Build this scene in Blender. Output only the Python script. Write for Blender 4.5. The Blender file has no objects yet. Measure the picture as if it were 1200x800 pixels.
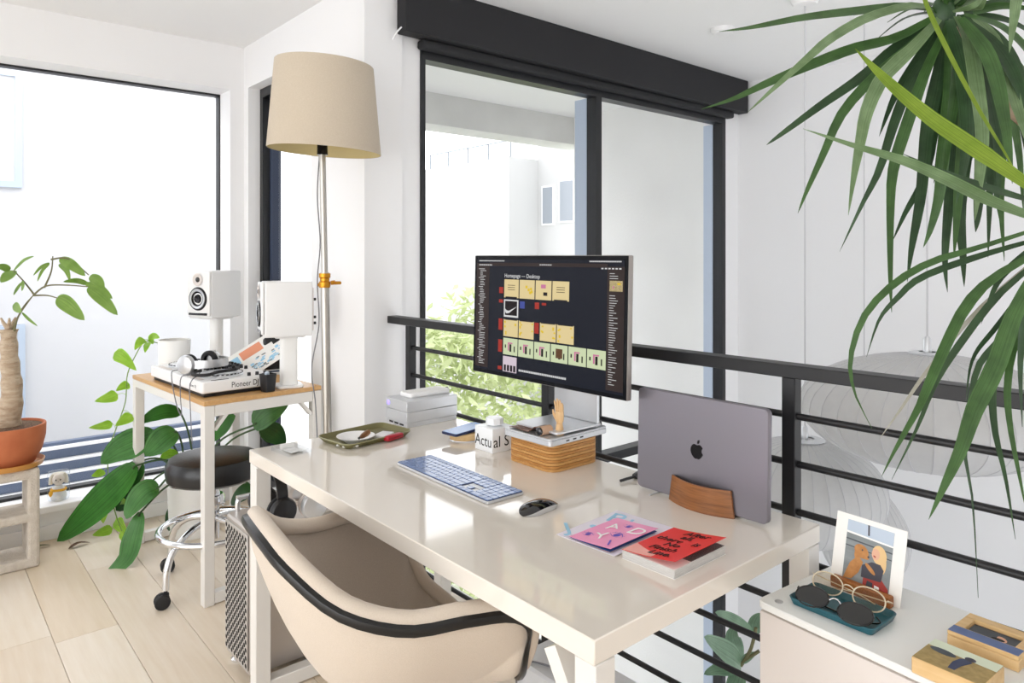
import bpy, bmesh, math, random
from mathutils import Vector, Matrix
PI = math.pi
random.seed(11)
SC = bpy.context.scene
COL = SC.collection

# ---------------------------------------------------------------- camera, sky, exposure
cam_data = bpy.data.cameras.new('camera')
cam_data.sensor_width = 36.0
cam_data.sensor_fit = 'HORIZONTAL'
cam_data.lens = 36.0 * 833.0 / 1200.0
cam_data.shift_y = -100.0 / 1200.0
cam_data.clip_start = 0.05
cam_data.clip_end = 200
cam = bpy.data.objects.new('camera', cam_data)
COL.objects.link(cam)
cam.location = (0, 0, 1.33)
cam.rotation_euler = (PI / 2, 0, math.atan2(0.758, 0.652) - PI / 2)
SC.camera = cam

world = bpy.data.worlds.new('hazy_sky')
SC.world = world
world.use_nodes = True
bg = world.node_tree.nodes['Background']
bg.inputs[0].default_value = (0.965, 0.98, 1.0, 1)
bg.inputs[1].default_value = 1.9
SC.view_settings.view_transform = 'Standard'
SC.view_settings.look = 'None'
SC.view_settings.gamma = 1.0
SC.view_settings.exposure = 0.66
SC.cycles.use_denoising = True
SC.cycles.max_bounces = 12
SC.cycles.diffuse_bounces = 7
SC.cycles.glossy_bounces = 4
SC.cycles.transmission_bounces = 6
SC.cycles.transparent_max_bounces = 16
SC.cycles.sample_clamp_indirect = 8.0


def area_light(name, loc, rot, sx, sy, power, color=(1, 1, 1)):
    l = bpy.data.lights.new(name, 'AREA')
    l.shape = 'RECTANGLE'
    l.size = sx
    l.size_y = sy
    l.energy = power
    l.color = color
    o = bpy.data.objects.new(name, l)
    COL.objects.link(o)
    o.location = loc
    o.rotation_euler = rot
    return o


# added area fill at an unseen west opening, left of and behind the camera
area_light('added_west_fill', (-2.55, 0.1, 1.25), (0, -PI / 2, 0), 2.1, 5.2, 19, (1.0, 0.99, 0.98))


# ---------------------------------------------------------------- materials
def lin(c):
    return c / 12.92 if c <= 0.04045 else ((c + 0.055) / 1.055) ** 2.4


def C(h):
    h = h.lstrip('#')
    return tuple(lin(int(h[i:i + 2], 16) / 255) for i in (0, 2, 4)) + (1,)


def mat(name, col, rough=0.5, metal=0.0, noise=None, bump=None, coat=0.0, emit=None, spec=None, stretch=(1, 1, 1), sheen=0.0):
    m = bpy.data.materials.new(name)
    m.use_nodes = True
    nt = m.node_tree
    b = nt.nodes['Principled BSDF']
    b.inputs['Base Color'].default_value = C(col)
    b.inputs['Roughness'].default_value = rough
    b.inputs['Metallic'].default_value = metal
    if coat:
        b.inputs['Coat Weight'].default_value = coat
        b.inputs['Coat Roughness'].default_value = 0.04
    if spec is not None:
        b.inputs['Specular IOR Level'].default_value = spec
    if sheen:
        b.inputs['Sheen Weight'].default_value = sheen
    if emit:
        b.inputs['Emission Color'].default_value = C(emit[0])
        b.inputs['Emission Strength'].default_value = emit[1]
    if noise or bump:
        tc = nt.nodes.new('ShaderNodeTexCoord')
        mp = nt.nodes.new('ShaderNodeMapping')
        mp.inputs['Scale'].default_value = stretch
        nt.links.new(tc.outputs['Object'], mp.inputs['Vector'])
    if noise:  # (second colour, scale, contrast)
        n = nt.nodes.new('ShaderNodeTexNoise')
        n.inputs['Scale'].default_value = noise[1]
        n.inputs['Detail'].default_value = 5
        nt.links.new(mp.outputs[0], n.inputs['Vector'])
        r = nt.nodes.new('ShaderNodeValToRGB')
        k = noise[2]
        r.color_ramp.elements[0].position = 0.5 - k
        r.color_ramp.elements[1].position = 0.5 + k
        r.color_ramp.elements[0].color = C(col)
        r.color_ramp.elements[1].color = C(noise[0])
        nt.links.new(n.outputs['Fac'], r.inputs[0])
        nt.links.new(r.outputs[0], b.inputs['Base Color'])
    if bump:  # (scale, strength)
        n2 = nt.nodes.new('ShaderNodeTexNoise')
        n2.inputs['Scale'].default_value = bump[0]
        n2.inputs['Detail'].default_value = 4
        nt.links.new(mp.outputs[0], n2.inputs['Vector'])
        bp = nt.nodes.new('ShaderNodeBump')
        bp.inputs['Strength'].default_value = bump[1]
        bp.inputs['Distance'].default_value = 0.01
        nt.links.new(n2.outputs['Fac'], bp.inputs['Height'])
        nt.links.new(bp.outputs[0], b.inputs['Normal'])
    return m


def leaf_mat(name, col, col2, rough=0.4, trans=0.35, scale=30, stretch=(1, 1, 1)):
    m = mat(name, col, rough, noise=(col2, scale, 0.2), stretch=stretch)
    nt = m.node_tree
    b = nt.nodes['Principled BSDF']
    src0 = b.inputs['Base Color'].links[0].from_socket
    at = nt.nodes.new('ShaderNodeAttribute')
    at.attribute_name = 'across'
    ml = nt.nodes.new('ShaderNodeMath')
    ml.operation = 'MULTIPLY'
    ml.inputs[1].default_value = 9.0
    nt.links.new(at.outputs['Fac'], ml.inputs[0])
    n1 = nt.nodes.new('ShaderNodeTexNoise')
    n1.noise_dimensions = '1D'
    n1.inputs['Scale'].default_value = 1.6
    nt.links.new(ml.outputs[0], n1.inputs['W'])
    rp = nt.nodes.new('ShaderNodeMapRange')
    rp.inputs['From Min'].default_value = 0.3
    rp.inputs['From Max'].default_value = 0.7
    rp.inputs['To Min'].default_value = 0.72
    rp.inputs['To Max'].default_value = 1.25
    nt.links.new(n1.outputs['Fac'], rp.inputs[0])
    mm = nt.nodes.new('ShaderNodeVectorMath')
    mm.operation = 'SCALE'
    nt.links.new(src0, mm.inputs[0])
    nt.links.new(rp.outputs[0], mm.inputs['Scale'])
    nt.links.new(mm.outputs[0], b.inputs['Base Color'])
    out = nt.nodes['Material Output']
    t = nt.nodes.new('ShaderNodeBsdfTranslucent')
    src = b.inputs['Base Color'].links[0].from_socket
    nt.links.new(src, t.inputs['Color'])
    mx = nt.nodes.new('ShaderNodeMixShader')
    mx.inputs[0].default_value = trans
    nt.links.new(b.outputs[0], mx.inputs[1])
    nt.links.new(t.outputs[0], mx.inputs[2])
    nt.links.new(mx.outputs[0], out.inputs['Surface'])
    return m


def glass_mat(name, tint, refl=1.0):
    m = bpy.data.materials.new(name)
    m.use_nodes = True
    nt = m.node_tree
    nt.nodes.remove(nt.nodes['Principled BSDF'])
    tr = nt.nodes.new('ShaderNodeBsdfTransparent')
    tr.inputs[0].default_value = C(tint)
    gl = nt.nodes.new('ShaderNodeBsdfGlossy')
    gl.inputs['Roughness'].default_value = 0.02
    fr = nt.nodes.new('ShaderNodeFresnel')
    fr.inputs[0].default_value = 1.0 + 0.4 * refl
    mx = nt.nodes.new('ShaderNodeMixShader')
    ge = nt.nodes.new('ShaderNodeNewGeometry')
    inv = nt.nodes.new('ShaderNodeMath')
    inv.operation = 'SUBTRACT'
    inv.inputs[0].default_value = 1.0
    nt.links.new(ge.outputs['Backfacing'], inv.inputs[1])
    mu = nt.nodes.new('ShaderNodeMath')
    mu.operation = 'MULTIPLY'
    nt.links.new(fr.outputs[0], mu.inputs[0])
    nt.links.new(inv.outputs[0], mu.inputs[1])
    nt.links.new(mu.outputs[0], mx.inputs[0])
    nt.links.new(tr.outputs[0], mx.inputs[1])
    nt.links.new(gl.outputs[0], mx.inputs[2])
    nt.links.new(mx.outputs[0], nt.nodes['Material Output'].inputs['Surface'])
    return m


M = {}
M['wall'] = mat('white_wall_paint', '#EDEDEE', 0.85, bump=(180, 0.03))
M['ceil'] = mat('ceiling_paint', '#ECECEC', 0.9)
M['trim'] = mat('white_trim_paint', '#F2F2F4', 0.5)
M['black'] = mat('black_powder_coat', '#141417', 0.45)
M['blackframe'] = mat('black_window_frame', '#17181C', 0.4)
M['hazedframe'] = mat('glass_hazed_outer_frame', '#B9C6D8', 0.5)  # dark outer frame, haze of the glass before it put into the colour
M['navyframe'] = mat('navy_outer_frame', '#39435A', 0.5)
M['valance'] = mat('charcoal_valance_cloth', '#1D1D20', 0.8, noise=('#242427', 400, 0.3))
M['plank'] = mat('white_oak_plank', '#E3D7C6', 0.32, noise=('#D6C5AE', 5, 0.35), bump=(12, 0.05), stretch=(9, 0.7, 1))
M['plank2'] = mat('pale_oak_plank', '#E8DECF', 0.32, noise=('#DCCDB8', 5, 0.35), bump=(12, 0.05), stretch=(9, 0.7, 1))
M['plank3'] = mat('honey_oak_plank', '#E0D1BC', 0.32, noise=('#D3C0A4', 4, 0.35), bump=(12, 0.05), stretch=(9, 0.7, 1))
M['joint'] = mat('floor_joint', '#CDB797', 0.8)
M['concrete_w'] = mat('white_stucco', '#F0F0EE', 0.9, noise=('#E8E8E6', 3, 0.3), bump=(60, 0.15))
M['stucco2'] = mat('bright_stucco', '#BEBEBE', 0.9, noise=('#B7B7B7', 1, 0.3))
M['neigh'] = mat('neighbour_stucco', '#D6D6D9', 0.9, noise=('#D0D0D3', 1, 0.3))
M['soffit'] = mat('concrete_soffit', '#DADAD7', 0.9, noise=('#CBCBC8', 4, 0.3), bump=(40, 0.2))
M['glass'] = glass_mat('window_glass', '#FDFDFD', 0.7)
M['clear'] = glass_mat('clear_plastic', '#F4F6F8', 1.2)
M['lens'] = glass_mat('clear_lens', '#F3EEE6', 1.0)
M['desk'] = mat('cream_gloss_desktop', '#E4DDD3', 0.09, coat=0.6)
M['deskedge'] = mat('white_metal_frame', '#E0DDD8', 0.35)
M['whitepl'] = mat('white_plastic', '#ECECEC', 0.35)
M['offwhite'] = mat('warm_white_lacquer', '#DDD5D0', 0.4)
M['cabtop'] = mat('cabinet_grey_white', '#E9EAE8', 0.35)
M['whitem'] = mat('matt_white', '#F0F0EE', 0.7)
M['alu'] = mat('silver_aluminium', '#C9CACC', 0.32, 0.85)
M['alu2'] = mat('pale_silver_aluminium', '#D8DADD', 0.35, 0.6)
M['bezelalu'] = mat('monitor_side_aluminium', '#A59F9A', 0.4, 0.6)
M['space'] = mat('space_grey_aluminium', '#86828A', 0.38, 0.75)
M['spacedark'] = mat('dark_logo_metal', '#2B2A2D', 0.15, 0.8)
M['chrome'] = mat('polished_chrome', '#E4E6EA', 0.07, 1.0)
M['steel'] = mat('brushed_steel_pole', '#B9B4AC', 0.3, 0.9, bump=(60, 0.05))
M['brass'] = mat('gold_clamp', '#C48A2C', 0.3, 0.9)
M['blackpl'] = mat('black_plastic', '#17171A', 0.4)
M['blackgl'] = mat('black_gloss', '#0C0C10', 0.08, coat=0.5)
M['rubber'] = mat('black_rubber', '#1B1B1D', 0.7)
M['leather'] = mat('black_vinyl', '#151517', 0.28, bump=(90, 0.08))
M['holes'] = mat('dark_vent_hole', '#1A1817', 0.9)
M['towerface'] = mat('tower_silver_lattice', '#C6C2BE', 0.4, 0.55)
M['towerside'] = mat('tower_silver_side', '#BDB6B0', 0.4, 0.6)
M['shell'] = mat('cream_upholstery_cloth', '#D6C9BB', 0.85, noise=('#CABDAD', 500, 0.3), bump=(600, 0.2), sheen=0.2)
M['inner'] = mat('shaded_upholstery_cloth', '#C2B6A9', 0.9, noise=('#B0A498', 500, 0.3), bump=(600, 0.25), sheen=0.2)  # beige cloth darkened to carry the shade inside the seat
M['shade'] = mat('linen_lampshade', '#C8BCAB', 0.9, noise=('#BDB09D', 260, 0.3), bump=(500, 0.15))
M['shadein'] = mat('lampshade_lining', '#C9B98A', 0.9)
M['oak'] = mat('oak_tabletop', '#D3A971', 0.4, noise=('#BE9058', 6, 0.3), stretch=(12, 1, 12))
M['ply'] = mat('striped_plywood', '#C9914F', 0.45, noise=('#9A6328', 14, 0.18), stretch=(3, 3, 40))
M['ply2'] = mat('light_plywood', '#D8A766', 0.45, noise=('#B07A3C', 14, 0.18), stretch=(3, 3, 40))
M['walnut'] = mat('walnut_bentwood', '#9B6232', 0.35, noise=('#6E4019', 9, 0.25), stretch=(2, 2, 26))
M['lightwood'] = mat('light_maple_wood', '#E0C190', 0.5, noise=('#CFA972', 8, 0.3), stretch=(3, 14, 14))
M['handwood'] = mat('pale_figure_wood', '#DDBB8E', 0.5, noise=('#CFA674', 12, 0.3), stretch=(14, 14, 2))
M['copperwood'] = mat('brown_wood_holder', '#A5672E', 0.45, noise=('#8A4F20', 9, 0.3), stretch=(3, 14, 14))
M['olive'] = mat('olive_green_tray', '#6F6A3F', 0.45)
M['oliverim'] = mat('olive_tray_rim', '#8D8A66', 0.4)
M['teal'] = mat('teal_enamel', '#1E5A66', 0.35)
M['terra'] = mat('terracotta_clay', '#BE6F47', 0.75, noise=('#AE5F3A', 14, 0.3))
M['soil'] = mat('potting_soil', '#4A3526', 0.95, noise=('#7A5F48', 120, 0.15), bump=(120, 0.8))
M['amber'] = mat('amber_saucer', '#C38A45', 0.35)
M['block'] = mat('cast_concrete', '#D3CBC0', 0.9, noise=('#BDB3A6', 30, 0.25), bump=(140, 0.5))
M['bark'] = mat('grey_brown_bark', '#A58E76', 0.9, noise=('#C3B29C', 22, 0.2), bump=(40, 0.8), stretch=(1, 1, 3))
M['stem'] = mat('green_stem', '#7C9A4A', 0.6)
M['stemdark'] = mat('dark_green_stem', '#3D5A33', 0.6)
M['twig'] = mat('olive_brown_twig', '#6E6B4A', 0.7)
M['dr0'] = leaf_mat('dracaena_green', '#39592C', '#4E733C', 0.38, 0.25)
M['dr1'] = leaf_mat('dracaena_pale_green', '#678255', '#86A075', 0.34, 0.3)
M['dr2'] = leaf_mat('dracaena_dark_green', '#284226', '#3B5A36', 0.42, 0.2)
M['dr3'] = leaf_mat('dracaena_lime_green', '#7A982A', '#95AE3E', 0.4, 0.4)
M['dr4'] = leaf_mat('dracaena_dry_tip', '#B9B7AE', '#A3A08E', 0.6, 0.3)
M['ph0'] = leaf_mat('philodendron_green', '#2F6A22', '#3F8030', 0.3, 0.25, 14)
M['ph1'] = leaf_mat('philodendron_mid_green', '#3E7434', '#57904A', 0.3, 0.25, 14)
M['ph2'] = leaf_mat('philodendron_dark_green', '#22421F', '#2F5A2A', 0.3, 0.15, 14)
M['ph3'] = leaf_mat('philodendron_new_leaf', '#8FC13A', '#A5D050', 0.3, 0.4, 14)
M['po'] = leaf_mat('neon_pothos_leaf', '#98C832', '#B6DA55', 0.35, 0.45, 30)
M['mt'] = leaf_mat('money_tree_leaf', '#7EA245', '#97B75C', 0.4, 0.4, 20)
M['fd'] = leaf_mat('fiddle_leaf', '#6F8F74', '#86A58A', 0.35, 0.2, 20)
M['hedge'] = leaf_mat('washed_out_hedge_leaf', '#D3D9B4', '#BBC78F', 0.8, 0.4, 3)  # leaf green paled to imitate overexposed haze
M['lower_green'] = leaf_mat('bright_leaf', '#6FA234', '#86B84A', 0.4, 0.4, 20)
M['lampskin'] = leaf_mat('white_lantern_skin', '#DBDBDB', '#D7D7D7', 0.8, 0.3)
M['lamprib'] = mat('lantern_wire_rib', '#C6C6C9', 0.7)
M['cord'] = mat('white_cord', '#C9C9CC', 0.6)
M['cordgrey'] = mat('grey_cord', '#77777C', 0.6)
M['screen'] = mat('dark_screen_canvas', '#10121A', 0.08, emit=('#141722', 0.2), spec=0.12)
M['bezel'] = mat('black_screen_bezel', '#08080B', 0.08, spec=0.12)


def emat(name, col, k=1.0):
    m = mat(name, '#0A0A0A', 0.3, emit=(col, k * 0.52), spec=0.1)
    return m


M['s_panel'] = emat('screen_brown_panel', '#4A3B38', 0.6)
M['s_cream'] = emat('screen_cream_board', '#F3DDA4')
M['s_green'] = emat('screen_pale_green', '#DDE9BE')
M['s_lilac'] = emat('screen_lilac', '#E6D6E2')
M['s_yellow'] = emat('screen_yellow', '#F2CF2A')
M['s_red'] = emat('screen_red', '#B5382C')
M['s_white'] = emat('screen_white', '#EDEDED')
M['s_dark'] = emat('screen_dark', '#2A2022', 0.7)
M['s_blue'] = emat('screen_blue', '#4A57A8')
M['s_pink'] = emat('screen_pink', '#D880A8')
M['s_brown'] = emat('screen_brown', '#6A4A30')
M['ink'] = mat('black_ink', '#141414', 0.7)
M['inkgrey'] = mat('grey_ink', '#77777A', 0.7)
M['keys'] = mat('key_cap_with_reflection', '#7F95C2', 0.2, coat=0.4)  # dark keys, bright window reflection put into the colour
M['keybase'] = mat('navy_and_key_gap_shade', '#1E2B52', 0.35)  # silver key plate, shade of the gaps put into the navy
M['paper'] = mat('white_paper', '#F0EEEA', 0.7)
M['paper2'] = mat('grey_page_edges', '#D2D0CC', 0.8, noise=('#B4B2AE', 60, 0.2), stretch=(1, 1, 30))
M['red'] = mat('red_cover', '#E5200F', 0.3)
M['redpale'] = mat('pale_red', '#F0A79C', 0.35)
M['pink'] = mat('pink_cover', '#F29CC4', 0.35)
M['violet'] = mat('violet_print', '#5A50B8', 0.4)
M['lilac'] = mat('lilac_paper', '#E4DEEA', 0.5)
M['lblue'] = mat('light_blue_print', '#9CCBE6', 0.5)
M['bluepage'] = mat('deep_blue_page', '#1D4F93', 0.4)
M['orangepage'] = mat('orange_page', '#D98A4E', 0.5)
M['redpl'] = mat('red_plastic', '#B3172A', 0.3)
M['brownsh'] = mat('dark_brown_horn', '#4A2E1C', 0.3, noise=('#A8733A', 30, 0.2))
M['blue'] = mat('blue_screen_phone', '#3F74B4', 0.2)
M['orange'] = mat('orange_print', '#E79A78', 0.6)
M['sand'] = mat('sand_grass_print', '#B39A63', 0.6, noise=('#8F7A48', 90, 0.25))
M['skyprint'] = mat('pale_sky_print', '#D7DFC8', 0.6)
M['slate'] = mat('slate_print', '#3D434A', 0.6, noise=('#555B62', 40, 0.25))
M['bluep'] = mat('blue_print', '#5D6E96', 0.6)
M['p_dog'] = mat('tan_print', '#C98F55', 0.6, noise=('#A9703A', 90, 0.25))
M['p_hair'] = mat('blond_print', '#E3C08B', 0.6)
M['p_skin'] = mat('skin_print', '#E0AE92', 0.6)
M['p_dark'] = mat('dark_jersey_print', '#43424C', 0.6)
M['p_street'] = mat('street_print', '#9AA0A2', 0.6, noise=('#6E7476', 12, 0.3), stretch=(1, 1, 4))
M['p_red'] = mat('red_print', '#A23A34', 0.6)
M['yellow'] = mat('yellow_cloth', '#F1B21E', 0.7)
M['crystal'] = mat('pale_crystal', '#DCDDD8', 0.15)
M['louvre'] = mat('slate_blue_louvre', '#5B6880', 0.5)
M['winblue'] = mat('pale_blue_glazing', '#B9C6D6', 0.25)
M['windark'] = mat('grey_far_glazing', '#8E949C', 0.2)
M['frost'] = mat('frosted_white_carton', '#EEF0F2', 0.25)
M['palecase'] = mat('pale_grey_lacquer', '#DADCE0', 0.35)
M['purple'] = mat('violet_led', '#8B7BFF', 0.3, emit=('#7A6BFF', 1.5))
M['tort'] = mat('champagne_acetate', '#CFC0A4', 0.15, coat=0.5)
M['darklens'] = mat('black_lens', '#060608', 0.08, coat=0.6)


# ---------------------------------------------------------------- mesh building
class MB:
    def __init__(self):
        self.v = []
        self.f = []
        self.across = None

    def add(self, vs, fs, mx=None):
        o = len(self.v)
        if mx is not None:
            vs = [mx @ Vector(p) for p in vs]
        self.v += [tuple(p) for p in vs]
        self.f += [tuple(i + o for i in f) for f in fs]
        return self

    def box(self, x0, x1, y0, y1, z0, z1, mx=None):
        vs = [(x0, y0, z0), (x1, y0, z0), (x1, y1, z0), (x0, y1, z0), (x0, y0, z1), (x1, y0, z1), (x1, y1, z1), (x0, y1, z1)]
        fs = [(3, 2, 1, 0), (4, 5, 6, 7), (0, 1, 5, 4), (1, 2, 6, 5), (2, 3, 7, 6), (3, 0, 4, 7)]
        return self.add(vs, fs, mx)

    def rbox(self, x0, x1, y0, y1, z0, z1, b=0.004, seg=2, mx=None):
        bm = bmesh.new()
        bmesh.ops.create_cube(bm, size=1.0)
        for v in bm.verts:
            v.co = Vector(((x0 + x1) / 2 + v.co.x * (x1 - x0), (y0 + y1) / 2 + v.co.y * (y1 - y0), (z0 + z1) / 2 + v.co.z * (z1 - z0)))
        b = min(b, 0.49 * min(x1 - x0, y1 - y0, z1 - z0))
        bmesh.ops.bevel(bm, geom=bm.edges[:], offset=b, segments=seg, affect='EDGES', profile=0.5)
        bm.verts.index_update()
        vs = [v.co.copy() for v in bm.verts]
        fs = [[v.index for v in f.verts] for f in bm.faces]
        bm.free()
        return self.add(vs, fs, mx)

    def prism(self, out, z0, z1, ch=0.0, mx=None):
        n = len(out)
        rings = []
        if ch > 0:
            ins = inset(out, ch)
            rings = [(ins, z0), (out, z0 + ch), (out, z1 - ch), (ins, z1)]
        else:
            rings = [(out, z0), (out, z1)]
        vs = [(p[0], p[1], z) for r, z in rings for p in r]
        fs = [tuple(range(n - 1, -1, -1)), tuple((len(rings) - 1) * n + i for i in range(n))]
        for k in range(len(rings) - 1):
            for i in range(n):
                j = (i + 1) % n
                fs.append((k * n + i, k * n + j, (k + 1) * n + j, (k + 1) * n + i))
        return self.add(vs, fs, mx)

    def lathe(self, prof, n=24, mx=None, cap=True):
        vs = []
        for r, z in prof:
            for i in range(n):
                a = 2 * PI * i / n
                vs.append((r * math.cos(a), r * math.sin(a), z))
        fs = []
        for k in range(len(prof) - 1):
            for i in range(n):
                j = (i + 1) % n
                fs.append((k * n + i, k * n + j, (k + 1) * n + j, (k + 1) * n + i))
        if cap:
            if prof[0][0] > 1e-4:
                fs.append(tuple(range(n - 1, -1, -1)))
            if prof[-1][0] > 1e-4:
                fs.append(tuple((len(prof) - 1) * n + i for i in range(n)))
        return self.add(vs, fs, mx)

    def tube(self, pts, r, n=8, mx=None, closed=False):
        pts = [Vector(p) for p in pts]
        m = len(pts)
        rs = r if isinstance(r, (list, tuple)) else [r] * m
        vs = []
        fs = []
        prev = None
        for i, p in enumerate(pts):
            if closed:
                t = pts[(i + 1) % m] - pts[i - 1]
            else:
                t = pts[min(i + 1, m - 1)] - pts[max(i - 1, 0)]
            t.normalize()
            if prev is None:
                u = t.cross(Vector((0, 0, 1)))
                if u.length < 1e-3:
                    u = t.cross(Vector((1, 0, 0)))
            else:
                u = prev - t * prev.dot(t)
                if u.length < 1e-5:
                    u = t.orthogonal()
            u.normalize()
            prev = u
            w = t.cross(u)
            for k in range(n):
                a = 2 * PI * k / n
                vs.append(p + (u * math.cos(a) + w * math.sin(a)) * rs[i])
        for i in range(m if closed else m - 1):
            for k in range(n):
                l = (k + 1) % n
                i2 = (i + 1) % m
                fs.append((i * n + k, i * n + l, i2 * n + l, i2 * n + k))
        if not closed:
            fs.append(tuple(range(n - 1, -1, -1)))
            fs.append(tuple((m - 1) * n + k for k in range(n)))
        return self.add(vs, fs, mx)

    def cyl(self, p0, p1, r, n=16, mx=None):
        return self.tube([p0, p1], r, n, mx)

    def ell(self, c, rx, ry, rz, n=16, m=10, mx=None):
        vs = [(c[0], c[1], c[2] - rz)]
        for j in range(1, m):
            t = -PI / 2 + PI * j / m
            for i in range(n):
                a = 2 * PI * i / n
                vs.append((c[0] + rx * math.cos(t) * math.cos(a), c[1] + ry * math.cos(t) * math.sin(a), c[2] + rz * math.sin(t)))
        vs.append((c[0], c[1], c[2] + rz))
        fs = []
        for i in range(n):
            fs.append((0, 1 + (i + 1) % n, 1 + i))
            for j in range(m - 2):
                a = 1 + j * n
                fs.append((a + i, a + (i + 1) % n, a + n + (i + 1) % n, a + n + i))
            a = 1 + (m - 2) * n
            fs.append((a + i, a + (i + 1) % n, len(vs) - 1))
        return self.add(vs, fs, mx)

    def poly(self, pts, mx=None):
        return self.add(pts, [tuple(range(len(pts)))], mx)

    def bar(self, p0, p1, w, h, mx=None):  # rectangular bar between two points
        p0, p1 = Vector(p0), Vector(p1)
        t = (p1 - p0).normalized()
        u = t.cross(Vector((0, 0, 1)))
        if u.length < 1e-3:
            u = Vector((1, 0, 0))
        u.normalize()
        k = u.cross(t)
        vs = []
        for p in (p0, p1):
            for a, b in ((-1, -1), (1, -1), (1, 1), (-1, 1)):
                vs.append(p + u * a * w / 2 + k * b * h / 2)
        fs = [(3, 2, 1, 0), (4, 5, 6, 7), (0, 1, 5, 4), (1, 2, 6, 5), (2, 3, 7, 6), (3, 0, 4, 7)]
        return self.add(vs, fs, mx)


def inset(out, d):
    n = len(out)
    res = []
    for i in range(n):
        a = Vector(out[i - 1])
        b = Vector(out[i])
        c = Vector(out[(i + 1) % n])
        e1 = (b - a).normalized()
        e2 = (c - b).normalized()
        n1 = Vector((-e1.y, e1.x))
        n2 = Vector((-e2.y, e2.x))
        m = n1 + n2
        if m.length < 1e-6:
            m = n1
        m.normalize()
        k = d / max(0.4, m.dot(n1))
        res.append((b.x + m.x * k, b.y + m.y * k))
    return res


def rrect(x0, x1, y0, y1, r, n=5):
    out = []
    for cx, cy, a0 in ((x1 - r, y0 + r, -PI / 2), (x1 - r, y1 - r, 0), (x0 + r, y1 - r, PI / 2), (x0 + r, y0 + r, PI)):
        for i in range(n + 1):
            a = a0 + PI / 2 * i / n
            out.append((cx + r * math.cos(a), cy + r * math.sin(a)))
    return out


def ellip(cx, cy, rx, ry, n=20):
    return [(cx + rx * math.cos(2 * PI * i / n), cy + ry * math.sin(2 * PI * i / n)) for i in range(n)]


def link(o, parent=None):
    COL.objects.link(o)
    if parent is not None:
        o.parent = parent
    return o


def obj(name, mb, m, parent=None, smooth=True, label=None, kind=None):
    me = bpy.data.meshes.new(name)
    me.from_pydata(mb.v, [], mb.f)
    me.materials.append(m)
    if mb.across:
        al = mb.across + [0.5] * (len(mb.v) - len(mb.across))
        me.attributes.new('across', 'FLOAT', 'POINT').data.foreach_set('value', al)
    if smooth:
        me.polygons.foreach_set('use_smooth', [True] * len(me.polygons))
        me.set_sharp_from_angle(angle=math.radians(38))
    me.update()
    o = bpy.data.objects.new(name, me)
    link(o, parent)
    if label:
        o['label'] = label
    if kind:
        o['kind'] = kind
    return o


def like(src, name, parent, loc=(0, 0, 0), rot=(0, 0, 0), scale=(1, 1, 1), m=None):
    o = bpy.data.objects.new(name, src.data)
    link(o, parent)
    o.location = loc
    o.rotation_euler = rot
    o.scale = scale
    return o


def thing(name, label, cat, loc=(0, 0, 0), rz=0.0, group=None):
    o = bpy.data.objects.new(name, None)
    o.empty_display_size = 0.05
    link(o)
    o.location = loc
    o.rotation_euler = (0, 0, rz)
    o['label'] = label
    o['category'] = cat
    if group:
        o['group'] = group
    return o


def tag(o, label, cat, group=None):
    o['label'] = label
    o['category'] = cat
    if group:
        o['group'] = group
    return o


def struct(name, mb, m, parent=None, smooth=False):
    o = obj(name, mb, m, parent, smooth)
    if parent is None:
        o['kind'] = 'structure'
    return o


def dup(root, loc, rz, label, group=None):
    r = root.copy()
    COL.objects.link(r)
    r.location = loc
    r.rotation_euler = (0, 0, rz)
    r['label'] = label
    if group:
        r['group'] = group
    for ch in list(root.children):
        c = ch.copy()
        COL.objects.link(c)
        c.parent = r
        for g in ch.children:
            d = g.copy()
            COL.objects.link(d)
            d.parent = c
    return r


def text(name, body, size, m, parent, origin, right, up, align='LEFT', ext=0.0003, sx=1.0, shear=0.0):
    cu = bpy.data.curves.new(name, 'FONT')
    cu.body = body
    cu.size = size
    cu.align_x = align
    cu.extrude = ext
    cu.shear = shear
    cu.resolution_u = 3
    cu.materials.append(m)
    tmp = bpy.data.objects.new(name, cu)
    COL.objects.link(tmp)
    me = bpy.data.meshes.new_from_object(tmp.evaluated_get(bpy.context.evaluated_depsgraph_get()))
    bpy.data.objects.remove(tmp)
    o = bpy.data.objects.new(name, me)
    link(o, parent)
    R = Vector(right).normalized()
    U = Vector(up).normalized()
    N = R.cross(U)
    mx = Matrix.Identity(4)
    for i in range(3):
        mx[i][0] = R[i] * sx
        mx[i][1] = U[i]
        mx[i][2] = N[i]
        mx[i][3] = origin[i]
    o.matrix_local = mx
    return o


def spline(pts, n):
    P = [Vector(p) for p in pts]
    m = len(P)
    out = []
    for i in range(n + 1):
        s = i / n * (m - 1)
        k = min(int(s), m - 2)
        t = s - k
        a = P[max(k - 1, 0)]
        b = P[k]
        c = P[k + 1]
        d = P[min(k + 2, m - 1)]
        out.append(0.5 * ((2 * b) + (c - a) * t + (2 * a - 5 * b + 4 * c - d) * t * t + (3 * b - a - 3 * c + d) * t ** 3))
    return out


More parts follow.
